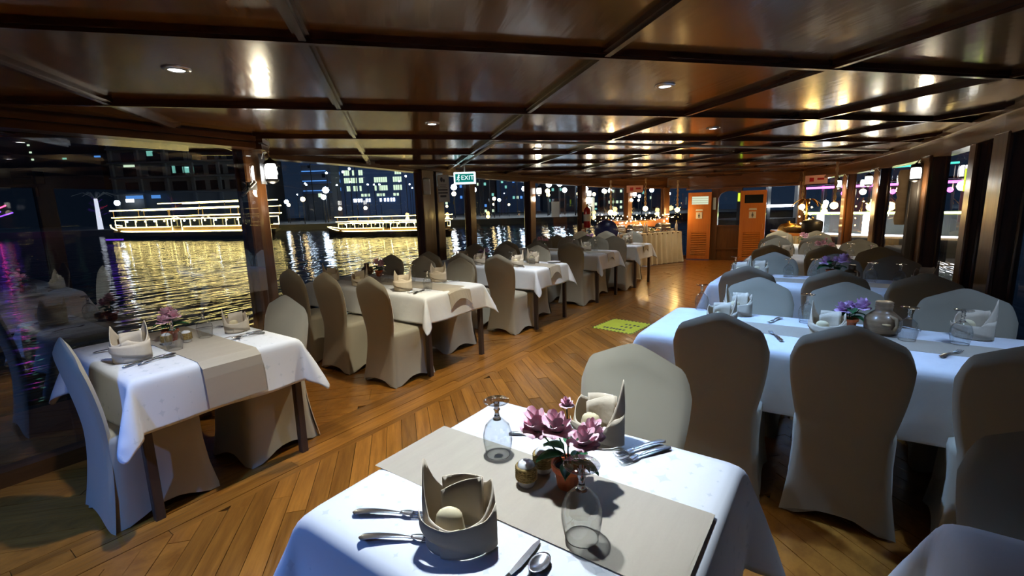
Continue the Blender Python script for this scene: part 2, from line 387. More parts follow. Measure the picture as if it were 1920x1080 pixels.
# ceiling ---------------------------------------------------------
ceiling = obj('ceiling', MB().prism(HULLP, CEIL + 0.012, CEIL + 0.10), 'batten'); tag(ceiling, 'glossy varnished brown wooden ceiling crossed by diagonal battens', kind='structure')
A1 = math.radians(90 + 49.2)       # direction of one family of battens, the other is square to it
u1 = Vector((math.cos(A1), math.sin(A1))); u2 = Vector((u1.y, -u1.x)); G = 1.15
O0 = Vector((-1.55, 1.0)) * 1.033
for i in range(-9, 14):
    for j in range(-9, 14):
        o_ = O0 + u1 * (i * G) + u2 * (j * G)
        ctr = o_ + (u1 + u2) * G / 2
        P = clip_hull([(o_ + u1 * a + u2 * b_)[:] for a, b_ in ((0, 0), (0, G), (G, G), (G, 0))][::1])
        if len(P) < 3:
            continue
        if area(P) < 0.01: continue
        an = A1
        c, s = math.cos(-an), math.sin(-an)
        Q = [(c * (x - ctr.x) - s * (y - ctr.y), s * (x - ctr.x) + c * (y - ctr.y)) for x, y in P]
        obj('ceiling_panel', MB().prism(Q, 0, 0.012), 'ceil', ceiling, loc=(ctr.x, ctr.y, CEIL), rz=an)
for k in range(-9, 14):
    for (ua, ub) in ((u1, u2), (u2, u1)):
        o_ = O0 + ub * (k * G); wdt = 0.028
        a = o_ - ua * 16 - ub * wdt; b_ = o_ + ua * 20 - ub * wdt; c_ = o_ + ua * 20 + ub * wdt; d_ = o_ - ua * 16 + ub * wdt
        P = [a[:], b_[:], c_[:], d_[:]]
        if sum(P[i][0] * P[(i + 1) % 4][1] - P[(i + 1) % 4][0] * P[i][1] for i in range(4)) < 0: P.reverse()
        P = clip_hull(P)
        if len(P) >= 3:
            ang = math.atan2(ua.y, ua.x); cx = sum(p[0] for p in P) / len(P); cy = sum(p[1] for p in P) / len(P)
            c, s = math.cos(-ang), math.sin(-ang)
            Q = [(c * (x - cx) - s * (y - cy), s * (x - cx) + c * (y - cy)) for x, y in P]
            dz = 0.0 if ua is u1 else 0.003
            obj('batten', MB().prism(Q, 0, 0.020 + dz), 'batten', ceiling, loc=(cx, cy, CEIL - 0.020 - dz), rz=ang)
            Q2 = [(x, y * 0.45) for x, y in Q]
            obj('batten_bead', MB().prism(Q2, 0, 0.012), 'batten', ceiling, loc=(cx, cy, CEIL - 0.032 - dz), rz=ang)
cd = obj('ceiling_conduit', MB().tube([(-4.4, 5.05, 2.075), (-2.62, 3.5, 2.075), (-2.50, 3.55, 2.075), (-0.35, 6.75, 2.075), (0.4, 7.8, 2.075)], 0.013), 'plastic', ceiling, True)
tag(cd, 'pale conduit pipe clipped under the battens')

# walls -----------------------------------------------------------
def seg_box(mb, a, b_, za, zb, z1, th, off=0.0, k=0):   # straight wall piece from a to b, underside za..zb, top z1
    d = Vector((b_[0] - a[0], b_[1] - a[1])); nrm = Vector((-d.y, d.x)).normalized()
    p = [Vector(a) + nrm * (off - th / 2), Vector(b_) + nrm * (off - th / 2), Vector(b_) + nrm * (off + th / 2), Vector(a) + nrm * (off + th / 2)]
    zz = [za, zb, zb, za]; z1s = z1 if isinstance(z1, (list, tuple)) else (z1, z1); zt = [z1s[0], z1s[1], z1s[1], z1s[0]]
    mb.add([(q.x, q.y, z) for q, z in zip(p, zz)] + [(q.x, q.y, z) for q, z in zip(p, zt)],
           [(3, 2, 1, 0), (4, 5, 6, 7), (0, 1, 5, 4), (1, 2, 6, 5), (2, 3, 7, 6), (3, 0, 4, 7)], k)
    return mb
def side(name, nodes, label, sgn, post_at, wn):
    root = empty(name); tag(root, label, kind='structure')
    for i in range(len(nodes) - 1):
        a, b_ = nodes[i], nodes[i + 1]
        obj('header_beam', seg_box(MB(), a[:2], b_[:2], a[2], b_[2], CEIL, 0.11), 'woodh', root)
        obj('header_moulding', seg_box(seg_box(MB(), a[:2], b_[:2], a[2] - .012, b_[2] - .012, (a[2] + .03, b_[2] + .03), 0.15), a[:2], b_[:2], CEIL - .06, CEIL - .06, CEIL - .022, 0.17), 'woodh', root)
        obj('sill', seg_box(MB(), a[:2], b_[:2], -0.02, -0.02, 0.09, 0.12), 'woodh', root)
        wdw = empty('window_%d' % wn[0]); wn[0] += 1; tag(wdw, 'clear glass side window beside the dining tables', kind='structure')
        g = MB().add([(a[0], a[1], 0.09), (b_[0], b_[1], 0.09), (b_[0], b_[1], b_[2]), (a[0], a[1], a[2])], [(0, 1, 2, 3)])
        obj('pane', g, 'pane' if i == 0 and sgn == 1 else 'pane_clear', wdw)
    for (x, y, ht, wx, wy, ang) in post_at:
        mb = MB()
        mb.bbox(-wx / 2, wx / 2, -wy / 2, wy / 2, 0, ht, 0.012)
        obj('post', mb, 'wood', root, loc=(x, y, 0), rz=ang)
        mb = MB(); mb.bbox(-wx / 2 - .018, -wx / 2 + .02, -wy / 2 - .018, wy / 2 + .018, 0.0, ht, .01); mb.bbox(wx / 2 - .02, wx / 2 + .018, -wy / 2 - .018, wy / 2 + .018, 0, ht, .01)
        obj('post_moulding', mb, 'wood', root, loc=(x, y, 0), rz=ang)
    return root
wn = [1]
wall_left = side('wall_left', LEFT, 'left cabin side of varnished posts and header beam with large windows', 1,
    [(-4.04, 2.00, 2.04, 0.11, 0.14, 0.15), (-5.03, 4.95, 2.06, 0.13, 0.22, 0.05), (-5.07, 5.25, 2.05, 0.10, 0.13, 0.05), (-5.14, 6.1, 2.02, 0.10, 0.12, 0),
     (-5.10, 7.88, 1.99, 0.12, 0.16, 0), (-4.92, 9.78, 1.95, 0.11, 0.13, -.2), (-4.46, 11.42, 1.90, 0.11, 0.13, -.3), (-3.85, 12.46, 1.88, 0.12, 0.14, -.6),
     (-3.86, -0.9, 2.03, 0.12, 0.16, 0)], wn)
wall_right = side('wall_right', RIGHT, 'right cabin side of varnished posts and header beam with large windows', -1,
    [(0.97, 4.95, 1.93, 0.12, 0.24, .1), (0.90, 5.55, 1.92, 0.08, 0.12, .1), (0.76, 6.85, 1.91, 0.14, 0.30, .12), (0.42, 8.85, 1.91, 0.12, 0.16, .25), (0.04, 10.3, 1.91, 0.12, 0.14, .3),
     (-0.82, 12.65, 1.9, 0.10, 0.12, .3), (1.32, 1.7, 1.95, 0.12, 0.16, 0), (1.33, 0.2, 1.96, 0.12, 0.16, 0)], wn)
wall_back = obj('wall_back', MB().box(-3.95, 1.45, -3.7, -3.6, 0, CEIL), 'wood'); tag(wall_back, 'varnished wooden wall behind the viewpoint', kind='structure')

# far end wall with two louvred doors --------------------------------
we = empty('wall_front'); tag(we, 'far cabin end wall of dark varnished panels between two doors', kind='structure')
def endy(x): return 12.85 + (x + 3.4) * (12.78 - 12.85) / 2.55
we_h = seg_box(MB(), (-3.40, 12.85), (-0.82, 12.75), 1.80, 1.80, CEIL, 0.10); obj('header_beam', we_h, 'woodh', we)
obj('header_moulding', seg_box(MB(), (-3.40, 12.78), (-0.82, 12.68), 1.79, 1.79, 1.83, 0.05), 'woodh', we)
obj('panel', MB().box(-2.62, -2.08, 12.82, 12.90, 0.0, 0.88), 'wood', we)
obj('rail', MB().box(-2.62, -2.08, 12.77, 12.83, 0.27, 0.31), 'woodh', we); obj('rail', MB().box(-2.62, -2.08, 12.76, 12.83, 0.85, 0.89), 'woodh', we)
mb = MB(); mb.box(-2.78, -2.62, 12.78, 12.90, 0, 1.80)
obj('jamb', mb, 'wood', we)
arch = MB(); x0, x1, zb, zt = -2.62, -2.08, 0.89, 1.80                    # arch-headed frame: spandrel strips above the arch
for i in range(12):
    xa = x0 + (x1 - x0) * i / 12; xb = x0 + (x1 - x0) * (i + 1) / 12
    ha = 1.56 + 0.17 * math.sqrt(max(0, 1 - ((xa - (x0 + x1) / 2) / ((x1 - x0) / 2)) ** 2)); hb = 1.56 + 0.17 * math.sqrt(max(0, 1 - ((xb - (x0 + x1) / 2) / ((x1 - x0) / 2)) ** 2))
    arch.add([(xa, 12.80, ha), (xb, 12.80, hb), (xb, 12.80, zt), (xa, 12.80, zt), (xa, 12.88, ha), (xb, 12.88, hb), (xb, 12.88, zt), (xa, 12.88, zt)],
             [(0, 1, 2, 3), (7, 6, 5, 4), (0, 4, 5, 1), (3, 2, 6, 7)])
obj('arch_head', arch, 'wood', we)
wd = empty('window_%d' % wn[0]); wn[0] += 1; tag(wd, 'dark arch topped window between the two far doors', kind='structure')
obj('pane', MB().add([(x0, 12.85, 0.89), (x1, 12.85, 0.89), (x1, 12.85, 1.78), (x0, 12.85, 1.78)], [(0, 1, 2, 3)]), 'pane_clear', wd)
wd = empty('window_%d' % wn[0]); wn[0] += 1; tag(wd, 'far window right of the second door showing neon boats', kind='structure')
obj('pane', MB().add([(-1.50, 12.82, 0.09), (-0.85, 12.80, 0.09), (-0.85, 12.80, 1.80), (-1.50, 12.82, 1.80)], [(0, 1, 2, 3)]), 'pane_clear', wd)
obj('sill', MB().box(-1.50, -0.85, 12.78, 12.86, 0, 0.6), 'wood', wd)
def door(n, x, y, rz, top_mat, label):
    d = empty('door_%d' % n, (x, y, 0), rz); tag(d, label, kind='structure')
    W, H = 0.56, 1.72
    mb = MB(); mb.box(-W / 2, W / 2, -.02, .02, 0.02, 0.12); mb.box(-W / 2, W / 2, -.02, .02, 0.72, 1.42); mb.box(-W / 2, W / 2, -.02, .02, 1.62, H)
    mb.box(-W / 2, -W / 2 + .09, -.02, .02, .12, .72); mb.box(W / 2 - .09, W / 2, -.02, .02, .12, .72); mb.box(-W / 2, -W / 2 + .09, -.02, .02, 1.42, 1.62); mb.box(W / 2 - .07, W / 2, -.02, .02, 1.42, 1.62)
    obj('door_leaf', mb, 'door', d)
    obj('door_backing', MB().box(-W / 2 + .05, W / 2 - .05, .0, .015, .1, .74), 'batten', d)
    for k in range(13):
        z = 0.135 + k * 0.0455
        s = MB().add([(-W / 2 + .09, -.026, z), (W / 2 - .09, -.026, z), (W / 2 - .09, .004, z + .032), (-W / 2 + .09, .004, z + .032),
                      (-W / 2 + .09, -.026, z + .01), (W / 2 - .09, -.026, z + .01), (W / 2 - .09, .004, z + .042), (-W / 2 + .09, .004, z + .042)],
                     [(3, 2, 1, 0), (4, 5, 6, 7), (0, 1, 5, 4), (1, 2, 6, 5), (2, 3, 7, 6), (3, 0, 4, 7)])
        obj('slat', s, 'door', d)
    v = obj('vent_window', MB().box(-W / 2 + .09, W / 2 - .07, -.004, .01, 1.42, 1.62), top_mat, d)
    if top_mat == 'vent_glow':
        for k in range(3): obj('vent_slat', MB().box(-W / 2 + .10, W / 2 - .08, -.028, -.012, 1.455 + k * .055, 1.463 + k * .055), 'tan', d)
    p = obj('door_sign', MB().box(-.075, .075, -.032, -.021, 1.06, 1.22), 'paper', d)
    mb = MB(); mb.ball((0, -.034, 1.185), .014, 8, sq=(1, .25, 1)); mb.add([(-.018, -.036, 1.165), (.018, -.036, 1.165), (.026, -.036, 1.12), (-.026, -.036, 1.12)], [(0, 1, 2, 3)])
    mb.box(-.014, -.003, -.036, -.033, 1.08, 1.12); mb.box(.003, .014, -.036, -.033, 1.08, 1.12)
    obj('pictogram', mb, 'ink', d)
    obj('sign_shelf', MB().box(-.085, .085, -.05, -.02, 1.255, 1.275).box(-.08, .08, -.03, -.02, 1.275, 1.30), 'paper', d)
    obj('handle', MB().tube([(W / 2 - .05, -.02, .92), (W / 2 - .05, -.06, .92), (W / 2 - .05, -.06, .82), (W / 2 - .05, -.02, .82)], .006), 'brass', d)
    return d
door(1, -3.04, 12.70, 0.05, 'vent_glow', 'bright orange wooden door with glowing pale vent and louvred bottom')  # vent panel is given a glow of its own, no lamp there
door(2, -1.80, 12.66, 0.04, 'darkpane', 'darker orange wooden door with black vent and louvred bottom')
tag(obj('blue_notice_strip', MB().box(-.035, .035, -.006, 0, 0, .30), 'bluepaper', loc=(-2.70, 12.76, 1.28)), 'narrow pale blue notice strip beside the first far door', 'notice')
tag(obj('lime_marker_strip', MB().box(-.025, .025, -.01, 0, 0, .20), 'limestrip', loc=(-2.14, 12.78, 1.47)), 'short glowing lime marker strip above left edge of second far door', 'marker')

# ---------------------------------------------------------------- outside: water, quay, boats, city
WZ = -1.2
wt = obj('water', MB().add([(-420, -120, WZ), (160, -120, WZ), (160, 420, WZ), (-420, 420, WZ)], [(0, 1, 2, 3)]), 'water'); tag(wt, 'dark rippled river water with golden reflections', kind='structure')
def gp(px, dist, z):               # point at horizontal place of pixel column px, given distance ahead, height z
    r = ray(px, 395); p = CAM + r * dist; return Vector((p.x, p.y, z))
quay = MB()
qa, qb = gp(-500, 74, 0), gp(1500, 74, 0)
d_ = (qb - qa).normalized(); nn = Vector((-d_.y, d_.x, 0))
if nn.dot(FW) < 0: nn = -nn
pts = [qa, qb, qb + nn * 90, qa + nn * 90]
quay.prism([(p.x, p.y) for p in pts], WZ - 1, WZ + 0.9)
tag(obj('quay', quay, 'concrete'), 'low pale stone quay along the far bank behind the boats', kind='structure')

def strip(parent, a, b_, r, m='gold_strip', name='light_strip'):
    return obj(name, MB().tube([a, b_], r, 5), m, parent)
def dhow(name, bow, stern, k, label, top):
    ax = (stern - bow); L = ax.length; rz = math.atan2(ax.y, ax.x)
    r = thing(name, label, 'boat', bow, rz, None)
    W = 2.0 * k
    def hull(u, v):                # u along, v round
        x = u * L; wd = W * min(1, (u * 5 + 0.02)) ** 0.5 * (1 if u < .93 else 1 - (u - .93) * 4)
        sheer = 1.05 * k + 0.9 * k * max(0, 1 - u * 4.2) ** 2
        a = PI * v; return (x - 0.9 * k * (1 - v if 0 else 0) * 0, -wd * math.cos(a), -0.4 + (sheer + 0.4) * (1 - math.sin(a) ** 0.6) if False else -0.4 + (sheer + .4) * abs(math.cos(a)) ** 0.35)
    obj('hull', MB().grid(hull, 24, 10), 'hull', r, True)
    obj('deck', MB().box(L * .1, L * .97, -W * .9, W * .9, 1.0 * k, 1.08 * k), 'boatwood', r)
    for s in (-1, 1):              # gold light line following the sheer
        pts = [(L * u, s * W * min(1, (u * 5 + 0.02)) ** 0.5 * 1.02, k * (1.05 + 0.9 * max(0, 1 - u * 4.2) ** 2)) for u in [i / 20 for i in range(0, 20)]]
        obj('light_strip', MB().tube(pts, 0.075 * k, 5), 'gold_strip', r)
    H = {'rail': 1.75, 'wintop': 2.62, 'deck2': 2.95, 'roof': 3.85}
    obj('upper_deck', MB().box(L * .13, L * .98, -W, W, 2.75 * k, 2.93 * k), 'boatwood', r)
    obj('cabin_side', MB().box(L * .14, L * .97, -W * .96, -W * .92, 1.08 * k, 1.55 * k).box(L * .14, L * .97, W * .92, W * .96, 1.08 * k, 1.55 * k), 'boatwood', r)
    for s in (-1, 1):
        for z, u0, u1_, rr in ((1.62, .14, .50, .05), (1.62, .58, .97, .05), (2.58, .14, .50, .04), (2.58, .58, .97, .04), (2.95, .12, .99, .06), (3.85, .115, .99, .075)):
            strip(r, (L * u0, s * W, z * k), (L * u1_, s * W, z * k), rr * k)
        if top: strip(r, (L * .42, s * W * .8, 4.55 * k), (L * .99, s * W * .8, 4.55 * k), .05 * k)
        nb = 12
        for i in range(nb + 1):
            u = .14 + .83 * i / nb
            if .50 < u < .57: continue
            strip(r, (L * u, s * W, 1.62 * k), (L * u, s * W, 2.58 * k), .035 * k, name='cabin_post')
        strip(r, (L * .51, s * W, 1.1 * k), (L * .51, s * W, 2.6 * k), .04 * k, name='door_light'); strip(r, (L * .57, s * W, 1.1 * k), (L * .57, s * W, 2.6 * k), .04 * k, name='door_light')
        strip(r, (L * .51, s * W, 2.6 * k), (L * .54, s * W, 2.85 * k), .04 * k, name='door_light'); strip(r, (L * .54, s * W, 2.85 * k), (L * .57, s * W, 2.6 * k), .04 * k, name='door_light')
        for u in (.13, .3, .5, .7, .9, .98): obj('roof_post', MB().box(L * u, L * u + .08, s * W * .95 - .04, s * W * .95 + .04, 2.93 * k, 3.82 * k), 'boatwood', r)
    if top:
        for u in (.45, .6, .75, .97): obj('roof_post', MB().box(L * u, L * u + .08, -.04, .04, 3.85 * k, 4.5 * k), 'boatwood', r)
    obj('canopy', MB().box(L * .12, L * .985, -W * .98, W * .98, 3.84 * k, 3.92 * k), 'hull', r)
    obj('cabin_window', MB().box(L * .15, L * .96, -W * .70, W * .70, 1.6 * k, 2.5 * k), 'darkpane', r)
    for u in [i / 16 for i in range(3, 16)]:
        obj('cabin_lamp', MB().ball((L * u, -W * .72, 2.35 * k), .10 * k, 6), 'warm_lamp' if int(u * 16) % 3 else 'white_lamp', r)
    return r
bow1, st1 = Vector((-72, 18.2, WZ)), Vector((-50.5, 27.2, WZ))
def unp(px, py, z):
    r = ray(px, py); t = (z - CAM.z) / r.z; p = CAM + r * t; return p
b1a, b1b = unp(216, 448, WZ), unp(512, 446, WZ)
b2a, b2b = unp(618, 443, WZ), unp(845, 440, WZ)
dhow('dinner_boat', b1a, b1b, (b1b - b1a).length / 29, 'two deck dinner boat outlined in gold light strips at far left', True)
dhow('dinner_boat', b2a, b2b, (b2b - b2a).length / 27, 'gold lit dinner boat seen between the first and second window posts', False)

def building(name, px0, px1, top, dist, depth, m, label, wins, extra=None):
    a = gp(px0, dist, 0); b_ = gp(px1, dist, 0); ax = b_ - a; L = ax.length; rz = math.atan2(ax.y, ax.x)
    zt = at((px0 + px1) / 2, top, dist).z
    r = thing(name, label, 'building', (a.x, a.y, WZ + .9), rz)
    Hh = zt - (WZ + .9)
    obj('facade', MB().box(0, L, 0, depth, 0, Hh), m, r)
    kx = L / (px1 - px0)
    def zz(py): return at((px0 + px1) / 2, py, dist).z - (WZ + .9)
    meshes = {}
    for (xa, ya, xb, yb, wm) in wins:      # pixel-sized openings turned into real windows on the facade
        mb = MB().box((xa - px0) * kx, (xb - px0) * kx, -0.12, 0.05, zz(yb), zz(ya))
        obj('window', mb, wm, r)
    if extra: extra(r, L, Hh, kx, zz)
    return r
rw = random.Random(5)
W1 = [(0, 249 + i * 14, 8, 259 + i * 14, 'cyan_window') for i in range(5)] + [(35, 322, 74, 347, 'darkpane'), (79, 324, 95, 347, 'darkpane'), (30, 352, 80, 370, 'darkpane')]
W1 += [(73 + i * 1.4, 249 + i * 13, 77 + i * 1.4, 252 + i * 13, 'lit_window') for i in range(5)] + [(136, 301, 143, 304, 'cyan_window'), (195, 299, 206, 302, 'blue_strip')]
building('tower_block', -160, 205, 120, 118, 20, 'bldg_dark', 'dark tower block behind the left window, one green window column', W1)
W2 = []
for fl, y in enumerate((262, 286, 312, 340)):
    for cxx in (244, 290, 332, 366, 402, 438):
        W2.append((cxx, y, cxx + 26, y + 17, 'darkpane'))
W2 += [(292, 284, 303, 293, 'cyan_window'), (335, 312, 341, 325, 'cyan_window'), (354, 314, 375, 325, 'cyan_window'), (246, 308, 266, 312, 'lit_window')]
def balc(r, L, Hh, kx, zz):
    for y in (280, 305, 332, 360):
        obj('balcony_slab', MB().box(0, L, -1.6, 0, zz(y + 2), zz(y - 1)), 'bldg_grey', r)
    for i in range(6): obj('pier', MB().box(L * i / 5 - .35, L * i / 5 + .35, -.6, 0, 0, Hh), 'bldg_grey', r)
    for (xa, xb) in ((252, 283), (299, 315)): obj('shop_sign', MB().box((xa - 225) * kx, (xb - 225) * kx, -1.9, -1.7, zz(371), zz(365)), 'blue_strip', r)
    for xa in (251, 255, 259, 263): obj('shop_light', MB().box((xa - 225) * kx, (xa - 223) * kx, -1.9, -1.7, zz(377), zz(371)), 'white_panel', r)
building('apartment_block', 225, 470, 200, 112, 18, 'bldg_grey', 'grey apartment block with balconies above the left gold boat', W2, balc)
def blues(r, L, Hh, kx, zz):
    for y in (305, 321, 339, 357): obj('blue_light_line', MB().box(2 * kx, 46 * kx, -.5, -.2, zz(y + 1.5), zz(y)), 'blue_strip', r)
    for y in (305, 321, 339, 357): obj('balcony_slab', MB().box(0, L, -.9, 0, zz(y + 6), zz(y + 3)), 'bldg_blue', r)
building('balcony_tower', 572, 626, 250, 116, 14, 'bldg_dark', 'dark tower with four blue lit balcony lines', [(600, 360, 606, 370, 'lit_window'), (585, 310, 590, 316, 'darkpane'), (610, 326, 616, 334, 'darkpane')], blues)
W3 = []
for y in (319, 333, 348):
    for x_, n_ in ((650, 6), (678, 2), (706, 6), (741, 4)):
        if x_ == 706 and y == 319: continue
        for q in range(n_): 
            if rw.random() < .92: W3.append((x_ + q * 4.1, y, x_ + q * 4.1 + 3.3, y + 9.5, 'lit_window'))
    for q in range(3): W3.append((632 + q * 4.5, y + 2, 634 + q * 4.5, y + 8, 'blue_strip'))
for x_ in (680, 686, 692, 709, 714, 720, 740, 746): W3.append((x_, 363, x_ + 4, 368, 'lit_window'))
for x_ in (665, 669, 673, 678, 688, 693, 714, 722, 728, 734, 739): W3.append((x_, 372, x_ + 3, 378, 'white_panel'))
building('office_block', 634, 784, 262, 122, 20, 'bldg_blue', 'office block with rows of pale lit windows above second boat', W3)
def cityblock(px0, px1, top, dist, m, label, n, seed, cols=('lit_window', 'darkpane', 'darkpane', 'cyan_window', 'blue_strip')):
    rr = random.Random(seed); ws = []
    for _ in range(n):
        x = rr.uniform(px0 + 3, px1 - 6); y = rr.uniform(top + 8, 395); x = px0 + 3 + round((x - px0 - 3) / 7) * 7; y = top + 8 + round((y - top - 8) / 10) * 10
        if x > px1 - 5 or any(abs(q[0] - x) < 1 and abs(q[1] - y) < 1 for q in ws): continue
        ws.append((x, y, x + 4, y + 5, rr.choice(cols)))
    building('city_building', px0, px1, top, dist, 16, m, label, ws)
cityblock(812, 872, 300, 150, 'bldg_blue', 'blue tower seen just right of the double post', 14, 1)
cityblock(885, 930, 325, 160, 'bldg_dark', 'dark narrow building left of the third window bay', 8, 2)
cityblock(938, 982, 330, 150, 'bldg_blue', 'low blue building right of third window post', 8, 3)
cityblock(1018, 1080, 335, 165, 'bldg_dark', 'dark building seen behind the pale blue sheet', 12, 4)
cityblock(1098, 1136, 342, 170, 'bldg_blue', 'small blue building behind the red fire extinguisher', 6, 5)
cityblock(1138, 1178, 348, 150, 'bldg_dark', 'dark hotel with small lit windows behind the buffet', 14, 6, ('lit_window',))
cityblock(1200, 1250, 350, 160, 'bldg_blue', 'blue waterfront building behind the hanging rope lamp', 8, 7)
def lamp_proto():
    r = thing('street_lamp', 'x', 'street lamp')
    obj('pole', MB().tube([(0, 0, 0), (0, 0, 4.0)], [.09, .05], 6), 'black', r); obj('lamp_head', MB().ball((0, 0, 4.2), .42, 8), 'white_lamp', r)
    return r
lamp = Maker(lamp_proto)
lamp(tuple(gp(222, 74.5, WZ + .9)), 0, 'tall white globe street lamp left of the big gold boat')
def warm_proto():
    r = thing('quay_light', 'x', 'street lamp')
    obj('pole', MB().tube([(0, 0, 0), (0, 0, 3.0)], .06, 5), 'black', r); obj('lamp_head', MB().ball((0, 0, 3.1), .30, 8), 'warm_lamp', r)
    return r
wl = Maker(warm_proto)
rq = random.Random(3)
cands = [rq.uniform(825, 1255) for _ in range(34)] + [rq.uniform(530, 620) for _ in range(5)]
for px in cands:
    p = gp(px, 76 + rq.uniform(0, 22), WZ + .9)
    (lamp if rq.random() < .45 else wl)(tuple(p), 0, 'small bright lamp among the many along the far bank', 'lamps along the far bank', sc=rq.uniform(.7, 1.5))
def window_light_proto():
    r = thing('hillside_light', 'x', 'light')
    obj('pole', MB().tube([(0, 0, 0), (0, 0, 13)], .10, 5), 'black', r); obj('lamp_head', MB().ball((0, 0, 13.2), .30, 6), 'white_lamp', r); return r
hl = Maker(window_light_proto)
for k in range(46):
    px = rq.uniform(820, 1260) if k < 28 else rq.uniform(560, 800)
    p = gp(px, rq.uniform(100, 114), WZ + .9); hl(tuple(p), 0, 'tall white mast light standing among the city buildings', 'mast lights in front of the city', sc=rq.uniform(.35, 1.0))
# lit palm and violet lights at the far left
pt = thing('palm_tree', 'palm tree on the far bank wrapped in white lights', 'palm tree', tuple(gp(183, 80, WZ + .9)))
obj('trunk', MB().tube([(0, 0, 0), (0, 0, 5.2)], [.4, .25], 8), 'trunk_lights', pt)
for k in range(9):
    a = k * 2 * PI / 9; obj('frond', MB().add([(0, 0, 5.2), (1.6 * math.cos(a - .15), 1.6 * math.sin(a - .15), 6.3), (3.2 * math.cos(a), 3.2 * math.sin(a), 5.6), (1.6 * math.cos(a + .15), 1.6 * math.sin(a + .15), 6.2)], [(0, 1, 2, 3)]), 'bldg_grey', pt, mods=[('solid', .05)])
vt = thing('violet_light_tree', 'festive violet and red lit tree at the far left bank', 'light display', tuple(gp(-14, 70, WZ)))
obj('trunk', MB().tube([(0, 0, 0), (0, 0, 4)], .15, 6), 'black', vt)
for k in range(14):
    a = k * 1.3; z = 3.0 + k * .22; rr = 2.2 - k * .12
    obj('branch_light', MB().tube([(0, 0, z), (rr * math.cos(a), rr * math.sin(a), z + .8)], .09, 5), 'violet' if k % 6 else 'red_lamp', vt)
tag(obj('violet_jetty_sign', MB().box(0, 2.2, -.1, .1, 0, .16), 'violet_dim', loc=tuple(gp(190, 50, WZ + .35)), rz=.4), 'low violet glowing sign by the bow of the big gold boat', 'sign')

# neon lit party boat and pavilion on the right --------------------------
def party(name, pxa, pxb, da, db, label, sc):
    a = gp(pxa, da, WZ); b_ = gp(pxb, db, WZ); ax = b_ - a; L = ax.length; r = thing(name, label, 'boat', a, math.atan2(ax.y, ax.x))
    W = 3.2
    obj('hull', MB().box(0, L, 0, W, -.3, .55), 'hull', r); obj('deck', MB().box(0, L, 0, W, .55, .7), 'boatwood', r)
    obj('upper_deck', MB().box(0, L, 0, W, 1.75, 1.85), 'bldg_grey', r); obj('canopy', MB().box(0, L, -.2, W, 3.4, 3.5), 'bldg_dark', r)
    obj('cabin', MB().box(L * .03, L * .97, 1.0, W - .1, .7, 1.75), 'bldg_grey', r)
    for z, m_, rr in ((.72, 'white_panel', .05), (1.85, 'limelight', .06), (3.25, 'magenta', .06)): strip(r, (0, -.1, z), (L, -.1, z), rr, m_)
    strip(r, (L * .1, -.12, 4.1), (L * .9, -.12, 4.1), .05, 'teal')
    for q in range(int(L / 2.2)): 
        x = 1.1 + q * 2.2
        obj('light_pillar', MB().bbox(x - .16, x + .16, -.1, .1, .7, 1.75, .02), 'white_panel', r)
        obj('deck_lamp', MB().ball((x + .8, .6, 2.9), .13, 8), 'magenta', r); obj('deck_lamp', MB().ball((x, .5, 2.4), .16, 8), 'limelight' if q % 2 else 'white_lamp', r)
        obj('roof_post', MB().box(x - .05, x + .05, 0, .1, 1.85, 3.4), 'bldg_grey', r)
    return r
party('party_boat', 1500, 1830, 27, 21, 'party boat with magenta, lime and white light strips outside right windows', 1)
pv = thing('riverside_pavilion', 'riverside pavilion with white counters and violet roof beyond the doors', 'building', gp(1400, 40, WZ), math.atan2(ax_.y, ax_.x) if False else 0.9)
for z, m_, x0_, x1_ in ((3.9, 'white_panel', 1.5, 5.2), (2.0, 'white_panel', 2.2, 5.0), (5.5, 'violet', 0, 5.2)):
    obj('light_bar', MB().box(x0_, x1_, -.1, .1, z, z + .22), m_, pv)
obj('roof', MB().box(-1, 6, 0, 5, 5.8, 6.0), 'bldg_dark', pv); obj('floor_slab', MB().box(-1, 6, 0, 5, 0, 1.0), 'concrete', pv)
for x_ in (-.6, 2.4, 5.6): obj('pillar', MB().box(x_, x_ + .3, .2, .5, 1, 5.8), 'bldg_grey', pv)
for i in range(3):
    ofs = (('pile of lit crates', 1505, 'limelight'), ('x', 1560, 'warm_lamp'), ('x', 1610, 'violet'))[i]

# ---------------------------------------------------------------- downlights
def dl_proto():
    r = thing('downlight', 'x', 'downlight')
    obj('trim_ring', MB().lathe([(.030, -.004), (.034, -.010), (.052, -.006), (.056, 0), (.056, .004)], 24), 'steel', r, True)
    obj('lamp_disc', MB().lathe([(.0005, -.006), (.031, -.006), (.031, -.002)], 24), 'lamp_disc', r)
    return r
dl = Maker(dl_proto)
DLN = ['between the front left table and the aisle', 'over the nearest white table', 'bluish, over the second right table', 'over the second left table',
       'bluish, over the third right table', 'over the third left table', 'over the fourth right table', 'over the fourth left table', 'behind the front left table',
       'in the far aisle', 'over the fifth left table', 'in front of the far doors', 'added unseen behind the viewpoint for blue on the nearest table', 'over the fifth right table', 'added unseen at the window end of the second right table']
for i, (x, y, P, col, hw) in enumerate(DOWNLIGHTS):
    d = dl((x, y, CEIL), 0, 'small round recessed downlight ' + DLN[i], 'ceiling downlights')
    ld = bpy.data.lights.new('downlight_lamp', 'SPOT'); ld.energy = P; ld.color = col; ld.spot_size = math.radians(hw * 2); ld.spot_blend = 0.7; ld.shadow_soft_size = 0.03
    lo = bpy.data.objects.new('downlight_lamp', ld); C.objects.link(lo); lo.parent = d; lo.location = (0, 0, -0.02)

